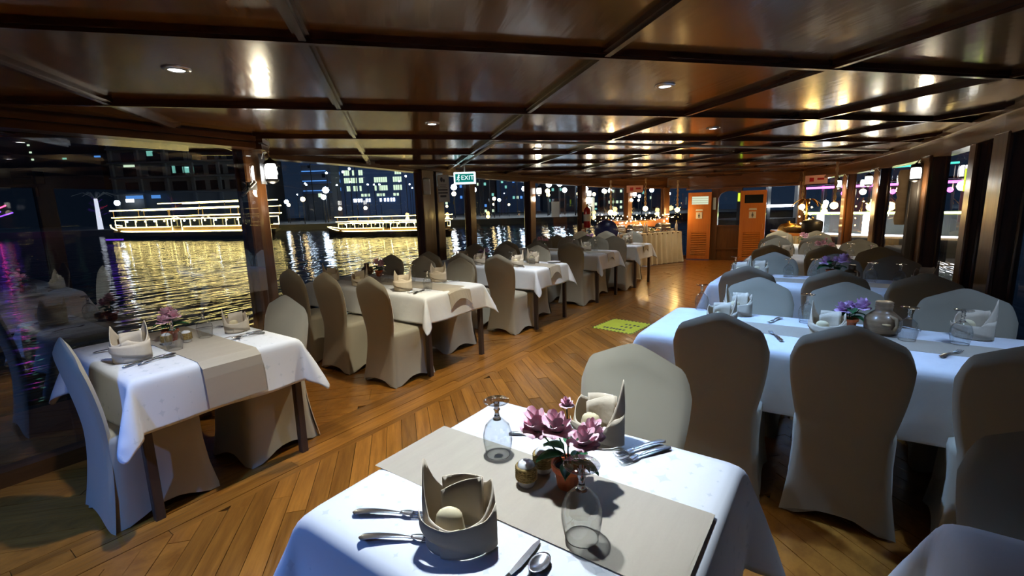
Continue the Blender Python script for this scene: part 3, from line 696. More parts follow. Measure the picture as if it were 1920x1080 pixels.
# ---------------------------------------------------------------- chairs
def chair_proto():
    r = thing('banquet_chair', 'x', 'chair')
    def hw(z):                    # half width of the back at height z
        if z < .45: return .225 - .045 * math.sin(PI * min(z / .45, 1) / 2)
        if z < .78: return .180 + .045 * math.sin(PI / 2 * (z - .45) / .33)
        return .225
    def ztop(u):
        a = min(1, abs(u)); return .958 - .105 * (math.sqrt(a * a + .02) - .141) - .085 * (max(0, a - .78) / .22) ** 2.2
    def rear(z):
        return -.245 + (.045 * math.sin(PI * min(z, .84) / .84) if z < .84 else 0) - max(0, z - .45) * 0.03
    N, Mv = 30, 26
    def back(off):
        def fn(u, v):
            q = 2 * u - 1; zb = .055 * (1 - q * q) ** .8 * (1 if off == 0 else 1)
            z = zb + (ztop(q) - zb) * v
            x = hw(z) * q; edge = (1 - abs(q) ** 6) * (1 - v ** 14)
            t = .024 * edge ** .5
            y = rear(z) + (.02 if off == 0 else 0.02) + (-t if off == 0 else t)
            return (x, y, z)
        return fn
    mb = MB(); mb.grid(back(0), N, Mv)
    def front(u, v):
        q = 2 * u - 1; z = .40 + (ztop(q) - .40) * v; edge = (1 - abs(q) ** 6) * (1 - v ** 14)
        return (hw(z) * q, rear(z) + .02 + .024 * edge ** .5, z)
    o_ = len(mb.v); mb.grid(lambda u, v: front(1 - u, v), N, 14)
    obj('back_cover', mb, 'cover', r, True)
    # seat and skirt: rounded square ring lofted from floor to seat top
    def ring(u, v):
        a = 2 * PI * u; ca, sa = math.cos(a), math.sin(a); p = 9.0
        k = 1 / (abs(ca) ** p + abs(sa) ** p) ** (1 / p); X, Y = ca * k, sa * k
        corner = (abs(ca * sa) * 2) ** 3
        levels = [(0, .224, .252, 0), (.15, .206, .226, 0), (.30, .198, .211, 0), (.43, .199, .207, 0), (.462, .194, .200, 0), (.475, .165, .18, 0), (.482, .08, .10, 0), (.483, .002, .002, 0)]
        i = min(int(v * 7 + 1e-6), 6); t = v * 7 - i
        L0, L1 = levels[i], levels[i + 1]; z = L0[0] + (L1[0] - L0[0]) * t; wx = L0[1] + (L1[1] - L0[1]) * t; wy = L0[2] + (L1[2] - L0[2]) * t
        low = max(0, 1 - z / .43)
        rearside = 1.0 if Y > -.6 else .25
        pin = 1 - rearside * .10 * (1 - corner) * math.sin(PI * min(1, z / .43)) * .8 - .06 * low * (1 - corner)
        if v < .01: z = .055 * (1 - corner)
        return (X * wx * pin, Y * wy * pin + .012, z)
    obj('seat_cover', MB().grid(ring, 40, 7, wrap=True), 'cover', r, True)
    for sx_ in (-1, 1):
        for sy in (-1, 1):
            obj('foot', MB().tube([(sx_ * .188, sy * .22 + .012, 0.0), (sx_ * .186, sy * .218 + .012, .022)], .010, 8), 'black', r)
    return r
chair = Maker(chair_proto)

# ---------------------------------------------------------------- tables with cloths and runners
def cloth_mesh(ha, hb, d, seed, r0=0.010, tip=0.36):
    rr = random.Random(seed); ph = [rr.uniform(0, 6.28) for _ in range(8)]
    def axis(h, n_in, n_out):
        out = [-h - d * (1 - i / n_out) for i in range(n_out)]
        out += [-h + 2 * h * i / n_in for i in range(n_in + 1)]
        out += [h + d * (i + 1) / n_out for i in range(n_out)]
        return out
    xs = axis(ha, 14, 9); ys = axis(hb, 10, 9)
    mb = MB(); vs = []
    def drop(o_, ph_, t):
        o_ = max(0, o_); e = r0 * (1 - math.exp(-o_ / r0)) if o_ > 0 else 0
        k = min(1, o_ / d)
        wave = (.016 * math.sin(t * 9 + ph_) + .008 * math.sin(t * 17 + ph_ * 2)) * k * k + .028 * k
        return e + wave, -max(0, o_ - e * .6)
    for y in ys:
        for x in xs:
            ox, oy = abs(x) - ha, abs(y) - hb; sx_ = 1 if x > 0 else -1; sy = 1 if y > 0 else -1
            if ox <= 0 and oy <= 0: vs.append((x, y, 0.0008 * math.sin(x * 11 + ph[0]) * math.sin(y * 13 + ph[1]))); continue
            if oy <= 0: e, z = drop(ox, ph[2 + (sx_ > 0)], y); vs.append((sx_ * (ha + e), y, z)); continue
            if ox <= 0: e, z = drop(oy, ph[4 + (sy > 0)], x); vs.append((x, sy * (hb + e), z)); continue
            rd = math.hypot(ox, oy); a = math.atan2(oy, ox); s2 = math.sin(2 * a)
            ex, z1 = drop(rd, ph[2 + (sx_ > 0)], sy * hb); ey, z2 = drop(rd, ph[4 + (sy > 0)], sx_ * ha)
            fold = tip * rd * max(0, s2) ** 1.5
            fx, fy = ex * math.cos(a) ** 2 + fold * math.cos(a), ey * math.sin(a) ** 2 + fold * math.sin(a)
            if ox > oy: fy -= .10 * rd * s2 * 0.6
            z = -math.sqrt(max(0, rd * rd - (fold) ** 2)); z += .6 * r0 * min(1, rd / r0)
            vs.append((sx_ * (ha + fx), sy * (hb + fy), z))
    W = len(xs); fs = [(j * W + i, j * W + i + 1, (j + 1) * W + i + 1, (j + 1) * W + i) for j in range(len(ys) - 1) for i in range(W - 1)]
    return mb.add(vs, fs)
TH = 0.745
def table(x0, x1, y0, y1, desc, drop, seed, mc='cloth', runner=None, legs=True):
    cx, cy = (x0 + x1) / 2, (y0 + y1) / 2; ha, hb = (x1 - x0) / 2, (y1 - y0) / 2
    t = thing('dining_table', 'dark wooden dining table under the cloth of the ' + desc, 'table', (cx, cy, 0))
    obj('tabletop', MB().bbox(-ha + .012, ha - .012, -hb + .012, hb - .012, TH - .032, TH - .008, .012), 'tablewood', t)
    obj('apron', MB().box(-ha + .05, ha - .05, -hb + .03, -hb + .05, TH - .09, TH - .03).box(-ha + .05, ha - .05, hb - .05, hb - .03, TH - .09, TH - .03)
        .box(-ha + .03, -ha + .05, -hb + .05, hb - .05, TH - .09, TH - .03).box(ha - .05, ha - .03, -hb + .05, hb - .05, TH - .09, TH - .03), 'tablewood', t)
    for sx_ in (-1, 1):
        for sy in (-1, 1):
            a = (sx_ * (ha - .024), sy * (hb - .030))
            obj('leg', MB().bbox(a[0] - .022, a[0] + .022, a[1] - .022, a[1] + .022, 0, TH - .03, .004), 'tablewood', t)
    c_ = obj('tablecloth', cloth_mesh(ha, hb, drop, seed), mc, smooth=True, loc=(cx, cy, TH), mods=[('sub', 1), ('solid', .002, 1)])
    tag(c_, 'white tablecloth draped over the ' + desc, 'tablecloth', 'tablecloths')
    return t, c_
def runner(cx0, cx1, yc, w_, endx, hang, desc, name='table_runner', h=0.0035, curl=0.0):
    # flat strip from cx0 to cx1 along x, falling over the edge at endx (one of cx0/cx1) by hang
    s = 1 if endx == max(cx0, cx1) else -1; n = 16
    def fn(u, v):
        L = abs(cx1 - cx0); tot = L + hang; q = u * tot; y = yc + (v - .5) * w_
        if q <= L: x = (min(cx0, cx1) + q) if s > 0 else (max(cx0, cx1) - q); z = TH + h
        else:
            e = q - L; x = endx + s * (.016 + .022 * min(1, e / .05) + .035 * (e / .33)); z = TH + h - max(0, e - .012) + curl * (abs(v - .5) * 2) ** 2 * e
        return (x, y, z)
    o_ = obj(name, MB().grid(fn, 24, 8), 'runner', smooth=False, mods=[('solid', .0015, 1)])
    tag(o_, desc, 'table runner', 'beige table runners'); return o_

T = [  # key, x0, x1, y0, y1, desc, drop
    ('L1', -3.70, -2.69, 0.66, 1.50, 'front left table', .27),
    ('L2', -4.80, -2.95, 2.84, 3.64, 'second left table', .25),
    ('L3', -4.85, -2.98, 4.70, 5.48, 'third left table', .25),
    ('L4', -4.85, -3.00, 6.50, 7.28, 'fourth left table', .25),
    ('L5', -4.70, -2.96, 8.00, 8.78, 'fifth left table', .25),
    ('R1', -1.08, -0.19, 0.56, 1.40, 'nearest centre table', .34),
    ('R2', -0.95, 1.02, 2.64, 3.44, 'second right table', .34),
    ('R3', -0.99, 0.80, 4.62, 5.40, 'third right table', .32),
    ('R4', -1.02, 0.55, 6.72, 7.45, 'fourth right table', .32),
    ('R5', -1.08, 0.15, 8.50, 9.20, 'fifth right table', .32),
    ('R0', 0.26, 1.10, 0.50, 1.40, 'cut-off table at the bottom right corner', .34),
]
TB = {}
damask = mat('damask_cotton', (0.82, 0.84, 0.87), 0.8, bump=0.1, bscale=6)
dn = damask.node_tree.nodes; dk = damask.node_tree.links
tcn = dn.new('ShaderNodeTexCoord'); vo = dn.new('ShaderNodeTexVoronoi'); vo.feature = 'F1'; vo.distance = 'MINKOWSKI'; vo.inputs['Exponent'].default_value = .55; vo.inputs['Scale'].default_value = 15; vo.inputs['Randomness'].default_value = 0.25
cr = dn.new('ShaderNodeValToRGB'); cr.color_ramp.interpolation = 'EASE'; cr.color_ramp.elements[0].position = .42; cr.color_ramp.elements[0].color = (.70, .735, .77, 1); cr.color_ramp.elements[1].position = .55; cr.color_ramp.elements[1].color = (.82, .84, .87, 1)
dk.new(tcn.outputs['Object'], vo.inputs['Vector']); dk.new(vo.outputs['Distance'], cr.inputs[0]); dk.new(cr.outputs[0], dn['Principled BSDF'].inputs['Base Color'])
M['damask'] = damask
for i, (k, x0, x1, y0, y1, desc, dr) in enumerate(T):
    TB[k] = (x0, x1, y0, y1, desc); table(x0, x1, y0, y1, desc, dr, 20 + i, 'damask' if k in ('R1', 'L1') else 'cloth')
runner(-3.68, -2.69, 1.10, .30, -2.69, .25, 'beige runner hanging over aisle end of the front left table')
runner(-4.7, -2.95, 3.26, .30, -2.95, .10, 'short beige runner end over aisle edge of the second left table', curl=-.8)
runner(-4.7, -2.98, 5.12, .26, -2.98, .09, 'short beige runner end over aisle edge of the third left table', curl=-.8)
runner(-4.7, -3.00, 6.92, .26, -3.00, .09, 'short beige runner end over aisle edge of the fourth left table', curl=-.8)
runner(-4.5, -2.96, 8.42, .26, -2.96, .09, 'short beige runner end over aisle edge of the fifth left table', curl=-.8)
runner(-1.078, -0.63, 0.955, .30, -1.078, .001, 'greyer beige runner covering left half of the nearest centre table', h=.003)
runner(-0.72, -0.20, 0.955, .30, -0.19, .22, 'beige runner covering right half of the nearest centre table', h=.0055)
runner(-0.60, 1.00, 3.04, .24, 1.02, .12, 'long beige runner lying across the second right table')
runner(-0.60, 0.78, 5.0, .24, 0.80, .12, 'long beige runner lying across the third right table')

def ch(x, y, rz, label): chair((x, y, 0), rz, label, 'banquet chairs', None)
# near side: backs towards the camera; far side: facing it
ch(-2.965, 0.745, 0.0, 'cream covered banquet chair seen from behind at the front left table')
ch(-3.01, 1.40, PI + .12, 'cream covered banquet chair on window-post side of the front left table')
pos3 = ['closest to the aisle', 'in the middle', 'closest to the windows']
for key, nx, ny, fx, fy in (('L2', (-3.22, -3.87, -4.47), 2.72, (-3.47, -4.05, -4.6), 3.66), ('L3', (-3.28, -3.86, -4.42), 4.60, (-3.5, -4.06, -4.62), 5.34),
                            ('L4', (-3.30, -3.88, -4.45), 6.42, (-3.45, -4.0, -4.55), 7.20), ('L5', (-3.22, -3.75, -4.35), 7.88, (-3.4, -3.95, -4.5), 8.72)):
    d = TB[key][4]
    for q in range(3):
        ch(nx[q], ny, 0.02 * (q - 1), 'cream covered banquet chair on near side of the %s, %s' % (d, pos3[q]))
        ch(fx[q], fy, PI + .03 * (q - 1), 'cream covered banquet chair on far side of the %s, %s' % (d, pos3[q]))
ch(-0.63, 1.47, PI, 'pale yellowish banquet chair facing us behind the nearest centre table')
ch(0.52, 1.36, PI, 'dark rounded banquet chair back behind the bottom right corner table')
for key, nx, ny, fx, fy in (('R2', (-0.47, 0.07, 0.64), 2.66, (-0.46, 0.05, 0.62), 3.44), ('R3', (-0.63, -0.01, 0.52), 4.54, (-0.56, -0.03, 0.42), 5.28),
                            ('R4', (-0.70, -0.12, 0.36), 6.68, (-0.75, -0.25, 0.2), 7.38), ('R5', (-0.85, -0.3), 8.46, (-0.9, -0.35), 9.14)):
    d = TB[key][4]
    for q in range(len(nx)):
        ch(nx[q], ny, 0.03 * (1 - q), 'cream covered banquet chair on near side of the %s, %s' % (d, pos3[q]))
        ch(fx[q], fy, PI + .02 * (q - 1), 'cream covered banquet chair on far side of the %s, %s' % (d, pos3[q]))

# ---------------------------------------------------------------- tableware
def tri(a, c, w): d = abs((a - c + PI) % (2 * PI) - PI); return max(0, 1 - d / w) ** 1.15
def napkin_proto(kind):           # local -y is the open front, +x the right hand peak
    def h(a):
        if kind == 0: return .070 + .110 * tri(a, 2.9, .85) + .058 * tri(a, .35, 1.1) + .035 * tri(a, PI / 2, .9) - .012 * tri(a, -1.7, .9)
        if kind == 1: return .060 + .135 * tri(a, -.05, 1.0) + .055 * tri(a, 2.5, 1.2) + .03 * tri(a, PI / 2, .8)
        return .085 + .085 * tri(a, 2.7, .95) + .095 * tri(a, .35, .95) + .02 * tri(a, -PI / 2, .7)
    def mk():
        r = thing('folded_napkin', 'x', 'napkin')
        def wrap(u, v):
            a = -1.95 + u * (2 * PI + .55); hh = h(a); r_ = .062 - .006 * u + .006 * v - .016 * max(0, v - .6)
            r_ *= 1 + .04 * math.sin(a * 3 + kind) * v
            return (r_ * 1.18 * math.cos(a), r_ * .90 * math.sin(a), hh * v)
        obj('napkin_wrap', MB().grid(wrap, 60, 9), 'napkin', r, True, mods=[('solid', .0024, 0)])
        def flap(u, v):           # cuff rising diagonally across the front
            a = -2.75 + u * 2.55; r_ = .0675 + .0025 * math.sin(u * 9)
            z0 = .052 * (1 - u) ** 1.4 + .002; z1 = z0 + .030 + .062 * u
            return (r_ * 1.18 * math.cos(a), r_ * .92 * math.sin(a), min(z0 + (z1 - z0) * v, h(a) + .004))
        obj('cuff_fold', MB().grid(flap, 26, 4), 'napkin', r, True, mods=[('solid', .002, 0)])
        def lobe(u, v):
            a = 2 * PI * u; q = (1 - .25 * v); return (.036 * q * math.cos(a) - .014, .022 * q * math.sin(a) - .018, .01 + .056 * v)
        obj('inner_fold', MB().grid(lobe, 16, 6, wrap=True).ball((-.014, -.018, .065), .027, 14, sq=(1, .62, .75)), 'napkin_lit', r, True)
        for q_ in range(2):
            def pl(u, v): x = -.035 + .085 * u; return (x, .008 + .018 * q_ + .012 * math.sin(u * PI), .02 + v * (.085 + .02 * q_ + .03 * u * (1 - q_)))
            obj('inner_pleat', MB().grid(pl, 10, 4), 'napkin', r, True, mods=[('solid', .002, 0)])
        return r
    return mk
nap = [Maker(napkin_proto(0)), Maker(napkin_proto(1)), Maker(napkin_proto(2))]
def goblet_proto():
    r = thing('wine_goblet', 'x', 'glass')
    # upside down: rim on the cloth, foot in the air
    obj('goblet_bowl', MB().lathe([(.0335, 0), (.0375, .02), (.0415, .045), (.041, .065), (.034, .088), (.020, .103), (.0095, .112)], 28).lathe([(.0090, .111), (.0190, .101), (.0325, .087), (.0395, .065), (.0400, .045), (.0360, .02), (.0322, 0)], 28), 'thin', r, True)
    obj('rim', MB().lathe([(.0320, .0), (.0328, -.0006), (.0338, 0), (.0332, .0012), (.0322, .0012)], 28), 'glass', r, True)
    st_ = obj('stem', MB().lathe([(.0005, .104), (.012, .106), (.0095, .112), (.0065, .120), (.0062, .130), (.0095, .136), (.0062, .142), (.008, .150), (.0085, .1555)], 14), 'glass', r, True)
    obj('foot', MB().lathe([(.0005, .154), (.009, .1545), (.020, .156), (.035, .1585), (.037, .161), (.035, .163), (.0005, .164)], 28), 'thinfoot', r, True)
    return r
gob = Maker(goblet_proto)
def fork_proto():
    r = thing('fork', 'x', 'fork')
    mb = MB()
    def hdl(u, v):
        y = u * .125; wd = .0105 * (1 - u) ** .8 + .0030 if u > .05 else .0105 * (u / .05) ** .5 + .003; zc = .0035 + .006 * math.sin(u * PI * .9)
        a = 2 * PI * v; return (wd * math.cos(a), y, zc + .0016 * math.sin(a))
    mb.add(*(lambda g: (g.v, g.f))(MB().grid(lambda u, v: hdl(v, u), 10, 14, wrap=True)))
    obj('handle', mb, 'steel', r, True)
    hd = MB()
    def headf(u, v):
        y = .123 + v * .030; wd = .003 + .009 * math.sin(min(1, v * 1.3) * PI / 2); return ((u - .5) * 2 * wd, y, .0075 - .005 * v + .002 * abs(u - .5))
    hd.grid(headf, 6, 6)
    for k in range(4):
        x = -.0098 + k * .00655; hd.tube([(x, .152, .0026), (x, .175, .0022), (x, .195, .0062)], [.0017, .0014, .0008], 6)
    obj('tines', hd, 'steel', r, True, mods=[('solid', .0014, 0)])
    return r
def knife_proto():
    r = thing('table_knife', 'x', 'knife')
    obj('handle', MB().tube([(0, 0, .004), (0, .01, .005), (0, .05, .0055), (0, .10, .0045)], [.004, .0065, .006, .0042], 10), 'steel', r, True)
    bl = [(-.004, .10), (.004, .10), (.0095, .13), (.010, .18), (.007, .21), (.001, .225), (-.004, .20), (-.0045, .15)]
    obj('blade', MB().prism(bl, .0032, .0046), 'steel', r); return r
def spoon_proto():
    r = thing('table_spoon', 'x', 'spoon')
    obj('handle', MB().tube([(0, 0, .003), (0, .03, .005), (0, .08, .008), (0, .128, .005)], [.006, .005, .003, .003], 8), 'steel', r, True)
    def bw(u, v):
        a = 2 * PI * u; return (.0205 * v * math.cos(a), .158 + .032 * v * math.sin(a), .0018 + .008 * v * v)
    obj('spoon_bowl', MB().grid(bw, 20, 6, wrap=True), 'steel', r, True, mods=[('solid', .0012, 0)]); return r
fork, knife, spoon = Maker(fork_proto), Maker(knife_proto), Maker(spoon_proto)
def rose_mb(c, R, seed, tilt=(0, 0)):
    rr = random.Random(seed); mb = MB()
    for layer, (n_, rad, hh, op) in enumerate(((3, .30, .62, .12), (4, .50, .60, .35), (5, .78, .52, .62), (6, 1.0, .38, .95))):
        for k in range(n_):
            a0 = 2 * PI * k / n_ + layer * .7 + rr.uniform(-.15, .15); wd = 2 * PI / n_ * .72
            def fn(u, v):
                a = a0 + (u - .5) * wd * 2 * math.sin(PI * (.15 + .7 * v)) ; r_ = R * rad * (.25 + .75 * v ** (1.0 - .35 * op)) * (1 + .10 * math.sin(u * PI))
                z = R * (hh * 1.5 * v ** (1 + .3 * op) - op * .55 * v ** 3 - .15 * (2 * u - 1) ** 2 * v)
                return (c[0] + r_ * math.cos(a) + tilt[0] * z, c[1] + r_ * math.sin(a) + tilt[1] * z, c[2] + z)
            mb.grid(fn, 6, 5)
    return mb
def petals(c, R, seed, tilt, pm, par):
    rr = random.Random(seed)
    for layer, (n_, rad, hh, op) in enumerate(((3, .34, .95, .05), (4, .62, .90, .22), (5, .92, .72, .50), (6, 1.12, .40, .90))):
        for k in range(n_):
            a0 = 2 * PI * k / n_ + layer * .7 + rr.uniform(-.15, .15); wd = 2 * PI / n_ * .80
            def fn(u, v):
                a = a0 + (u - .5) * wd * 2 * math.sin(PI * (.15 + .7 * v)); r_ = R * rad * (.2 + .8 * v ** (.9 - .35 * op)) * (1 + .10 * math.sin(u * PI))
                z = R * (hh * 1.55 * v ** (1 + .3 * op) - op * .5 * v ** 3 - .22 * (2 * u - 1) ** 2 * v)
                return (c[0] + r_ * math.cos(a) + tilt[0] * z, c[1] + r_ * math.sin(a) + tilt[1] * z, c[2] + z)
            obj('petal', MB().grid(fn, 5, 4), pm, par, True)
def leaf_mb(p, d, L, Wd, droop=.4):
    p = Vector(p); d = Vector(d).normalized(); s_ = d.cross(Vector((0, 0, 1))).normalized(); mb = MB()
    def fn(u, v):
        w_ = Wd * math.sin(PI * min(.999, v ** .8)) ** .8 * (u - .5); q = p + d * (L * v) + s_ * w_ + Vector((0, 0, 1)) * (abs(u - .5) * Wd * .4 - droop * L * v * v)
        return q[:]
    return mb.grid(fn, 4, 8)
def flower_proto(pm, spec, seed):
    def mk():
        rr = random.Random(seed); r = thing('potted_roses', 'x', 'flower pot')
        obj('pot', MB().lathe([(.0005, .001), (.030, .001), (.040, .062), (.037, .062), (.034, .050)], 4 if False else 20), 'terra', r, False)
        obj('pot_rim', MB().lathe([(.040, .052), (.0455, .052), (.0465, .068), (.041, .068), (.040, .060)], 20), 'redrim', r, False)
        pot_ = r.children[0] if r.children else r
        obj('soil', MB().lathe([(.0005, .056), (.039, .055)], 16), 'soil', r)
        for k, (x, y, z, R) in enumerate(spec):
            s_ = obj('stem', MB().tube([(0.3 * x * .2, y * .1, .05), (x * .35, y * .3, z * .6), (x, y, z)], [.0028, .0022, .002], 6), 'leaf', r, True)
            hd_ = obj('rose_head', MB().ball((x, y, z + R * .35), R * .28, 8), pm, r, True)
            petals((x, y, z), R, seed + k, (x * 4, y * 4), pm, hd_)
            obj('calyx', MB().lathe([(.002, -.006), (R * .35, 0), (R * .5, R * .35)], 8, (x, y, z)), 'leaf', hd_, True)
        for k in range(7):
            a = k * 2 * PI / 7 + rr.uniform(-.3, .3); zz_ = rr.uniform(.06, .12); L = rr.uniform(.065, .105)
            obj('leaf', leaf_mb((.012 * math.cos(a), .012 * math.sin(a), zz_), (math.cos(a), math.sin(a), .35), L, L * .55, .45), 'leaf', r, True, mods=[('solid', .0008, 0)])
        return r
    return mk
pinkA = Maker(flower_proto('petal', [(-.078, .0, .150, .044), (-.025, -.02, .165, .040), (.045, -.035, .145, .036), (.055, .02, .14, .034), (-.005, .01, .225, .017)], 31))
pinkB = Maker(flower_proto('petal', [(-.02, .0, .15, .040), (.03, .02, .145, .034), (.02, -.03, .12, .034), (-.005, .02, .19, .015)], 41))
lilac = Maker(flower_proto('petal2', [(-.04, -.02, .11, .040), (.045, -.01, .125, .044), (.01, .03, .12, .030)], 51))
def shaker_proto():
    r = thing('rope_wrapped_shaker', 'x', 'shaker')
    obj('shaker_body', MB().lathe([(.0005, 0), (.022, 0), (.024, .006), (.024, .056), (.021, .064), (.012, .070), (.0005, .071)], 20), 'white', r, True)
    mb = MB()
    for k in range(6):
        z = .022 + k * .0062; mb.tube([(.0265 * math.cos(a * PI / 10), .0265 * math.sin(a * PI / 10), z) for a in range(21)], .0042, 6, cap=False)
    obj('rope_band', mb, 'rope', r, True); return r
shaker = Maker(shaker_proto)
def jug_proto():
    r = thing('stoneware_jug', 'x', 'jug')
    obj('jug_body', MB().lathe([(.0005, 0), (.060, 0), (.078, .02), (.084, .055), (.078, .085), (.050, .112), (.038, .12), (.036, .135), (.040, .14), (.036, .146), (.040, .152), (.036, .158), (.040, .166), (.034, .170), (.0005, .168)], 24), 'jug', r, True)
    obj('jug_handle', MB().tube([(.036, -.03, .10), (.075, -.05, .095), (.085, -.058, .06), (.07, -.05, .035)], .009, 8), 'tan', r, True)
    obj('jug_seal', MB().lathe([(.0005, 0), (.020, 0), (.018, .006), (.0005, .008)], 14, (.04, -.066, .06)), 'bread', r, True); return r
jug = Maker(jug_proto)
def plate_proto():
    r = thing('side_plate', 'x', 'plate')
    obj('plate_disc', MB().lathe([(.0005, .004), (.055, .004), (.062, .007), (.088, .013), (.089, .015), (.086, .0145), (.060, .009), (.0005, .007)], 28), 'white', r, True); return r
plate = Maker(plate_proto)
Z = TH + .006
def put(mk, x, y, rz, label, g=None, dz=0, sc=None):
    if mk in nap: rz = math.atan2(-y, -x) + PI / 2 + .25 * math.sin(x * 40 + y * 17)
    return mk((x, y, Z + dz), rz, label, g, sc)
# nearest centre table
put(nap[0], -0.665, 0.70, 0, 'napkin folded into a pointed cup at front of the nearest centre table', 'folded napkins', sc=1.12)
put(nap[1], -0.60, 1.30, 0.75, 'tall pointed brown napkin at the back of the nearest centre table', 'folded napkins', sc=1.12)
put(gob, -0.815, 1.05, 0, 'upturned goblet alone at back left of the nearest centre table', 'upturned goblets', sc=1.08)
put(gob, -0.435, 0.86, 0, 'upturned goblet in front of the pot on nearest centre table', 'upturned goblets', sc=1.12)
put(pinkA, -0.555, 1.02, 0.3, 'pink roses in a terracotta pot on the nearest centre table')
put(shaker, -0.655, 0.965, 0, 'rope wrapped shaker, front one beside roses on nearest centre table')
put(shaker, -0.650, 1.045, 0, 'rope wrapped shaker, rear one beside roses on nearest centre table')
put(fork, -0.955, 0.625, -1.05, 'steel fork, left one of the pair before the nearest napkin')
put(fork, -0.865, 0.575, -1.02, 'steel fork, right one of the pair before the nearest napkin')
put(knife, -0.505, 0.575, 0.02, 'steel knife lying at the bottom edge of nearest centre table')
put(spoon, -0.470, 0.575, 0.0, 'steel spoon beside knife at bottom edge of nearest centre table')
put(fork, -0.410, 1.395, 2.62, 'steel fork, left one of the pair at nearest table back edge')
put(fork, -0.385, 1.365, 2.62, 'steel fork, right one of the pair at nearest table back edge')
put(knife, -0.86, 1.17, -1.05, 'steel knife behind the pink roses of the nearest table', dz=-.002)
# front left table
put(nap[2], -3.07, 0.78, -0.9, 'pale napkin fold at near end of the front left table', 'folded napkins', sc=1.14)
put(nap[0], -3.19, 1.37, 0.3, 'pale napkin fold at far end of the front left table', 'folded napkins', sc=.95)
put(gob, -3.08, 0.985, 0, 'front upturned goblet in middle of the front left table', 'upturned goblets')
put(gob, -3.22, 1.20, 0, 'rear upturned goblet in middle of the front left table', 'upturned goblets')
put(pinkB, -3.32, 1.05, 0, 'pink roses in a terracotta pot on the front left table')
put(shaker, -3.24, 1.00, 0, 'left rope wrapped shaker on the front left table'); put(shaker, -3.20, 1.09, 0, 'right rope wrapped shaker on the front left table')
put(fork, -3.42, 0.70, -0.35, 'steel fork left of near napkin on front left table'); put(knife, -2.93, 0.70, 0.35, 'steel knife right of near napkin on front left table')
put(spoon, -2.91, 0.76, 0.25, 'steel spoon right of near napkin on front left table'); put(fork, -3.50, 1.25, -.6, 'steel fork beside far napkin on front left table')
put(knife, -3.03, 1.46, 3.0, 'steel knife beside far napkin on front left table'); put(spoon, -2.97, 1.44, 3.0, 'steel spoon beside far napkin on front left table')
# second left table
d2 = 'second left table'
for i, (k, x, y) in enumerate(((2, -3.36, 2.95), (2, -3.43, 3.50), (1, -4.03, 2.97), (0, -4.6, 3.02))):
    put(nap[k], x, y, .4 * i, ['pale yellow napkin nearest the aisle on the ', 'pale yellow napkin at far aisle side of the ', 'tan napkin between chairs on the ', 'dark tan napkin nearest the windows on the '][i] + d2, 'folded napkins')
for i, (x, y) in enumerate(((-3.18, 3.10), (-3.68, 3.36), (-3.92, 3.20), (-4.55, 3.40))):
    put(gob, x, y, 0, 'upturned goblet, %s from the aisle on the %s' % (['first', 'second', 'third', 'fourth'][i], d2), 'upturned goblets')
put(jug, -4.62, 3.52, 1, 'brown stoneware jug at window end of the second left table', sc=.8); put(pinkB, -4.35, 3.48, 1, 'dim roses in a pot on the second left table')
put(fork, -3.12, 2.86, .3, 'steel fork at near aisle corner of the second left table'); put(knife, -3.22, 2.88, -.6, 'steel knife at near aisle corner of the second left table')
put(spoon, -3.22, 3.60, 2.6, 'steel spoon at far aisle side of the second left table')
# third left table
d3 = 'third left table'
put(nap[1], -3.36, 4.86, .3, 'white lit napkin nearest the aisle on the ' + d3, 'folded napkins'); put(nap[0], -3.38, 5.27, 1.2, 'white lit napkin at far aisle side of the ' + d3, 'folded napkins')
put(nap[1], -3.98, 4.86, .7, 'shaded napkin in the middle of the ' + d3, 'folded napkins'); put(nap[0], -4.45, 5.05, 0, 'dark napkin at window end of the ' + d3, 'folded napkins')
for i, (x, y) in enumerate(((-3.30, 5.12), (-3.48, 4.92), (-4.1, 5.2))): put(gob, x, y, 0, 'upturned goblet, %s from the aisle on the %s' % (['first', 'second', 'third'][i], d3), 'upturned goblets')
put(plate, -3.12, 5.38, 0, 'white side plate at far aisle corner of the third left table'); put(lilac, -4.2, 5.25, 0, 'purple roses in a pot on the third left table')
put(fork, -3.2, 4.78, .8, 'steel fork at near aisle corner of the third left table')
# fourth and fifth left tables
put(nap[0], -3.45, 7.0, .3, 'napkin fold on the fourth left table', 'folded napkins'); put(gob, -3.28, 7.02, 0, 'upturned goblet nearest the aisle on the fourth left table', 'upturned goblets')
put(gob, -3.75, 7.1, 0, 'upturned goblet farther from aisle on the fourth left table', 'upturned goblets'); put(pinkA, -4.3, 7.05, 0, 'pink roses in a pot on the fourth left table')
put(gob, -3.25, 8.4, 0, 'upturned goblet nearest the aisle on the fifth left table', 'upturned goblets'); put(gob, -3.5, 8.55, 0, 'upturned goblet farther from aisle on the fifth left table', 'upturned goblets')
put(nap[1], -3.35, 8.6, .3, 'napkin fold on the fifth left table', 'folded napkins'); put(lilac, -4.1, 8.5, 0, 'pale purple roses in a pot on the fifth left table')
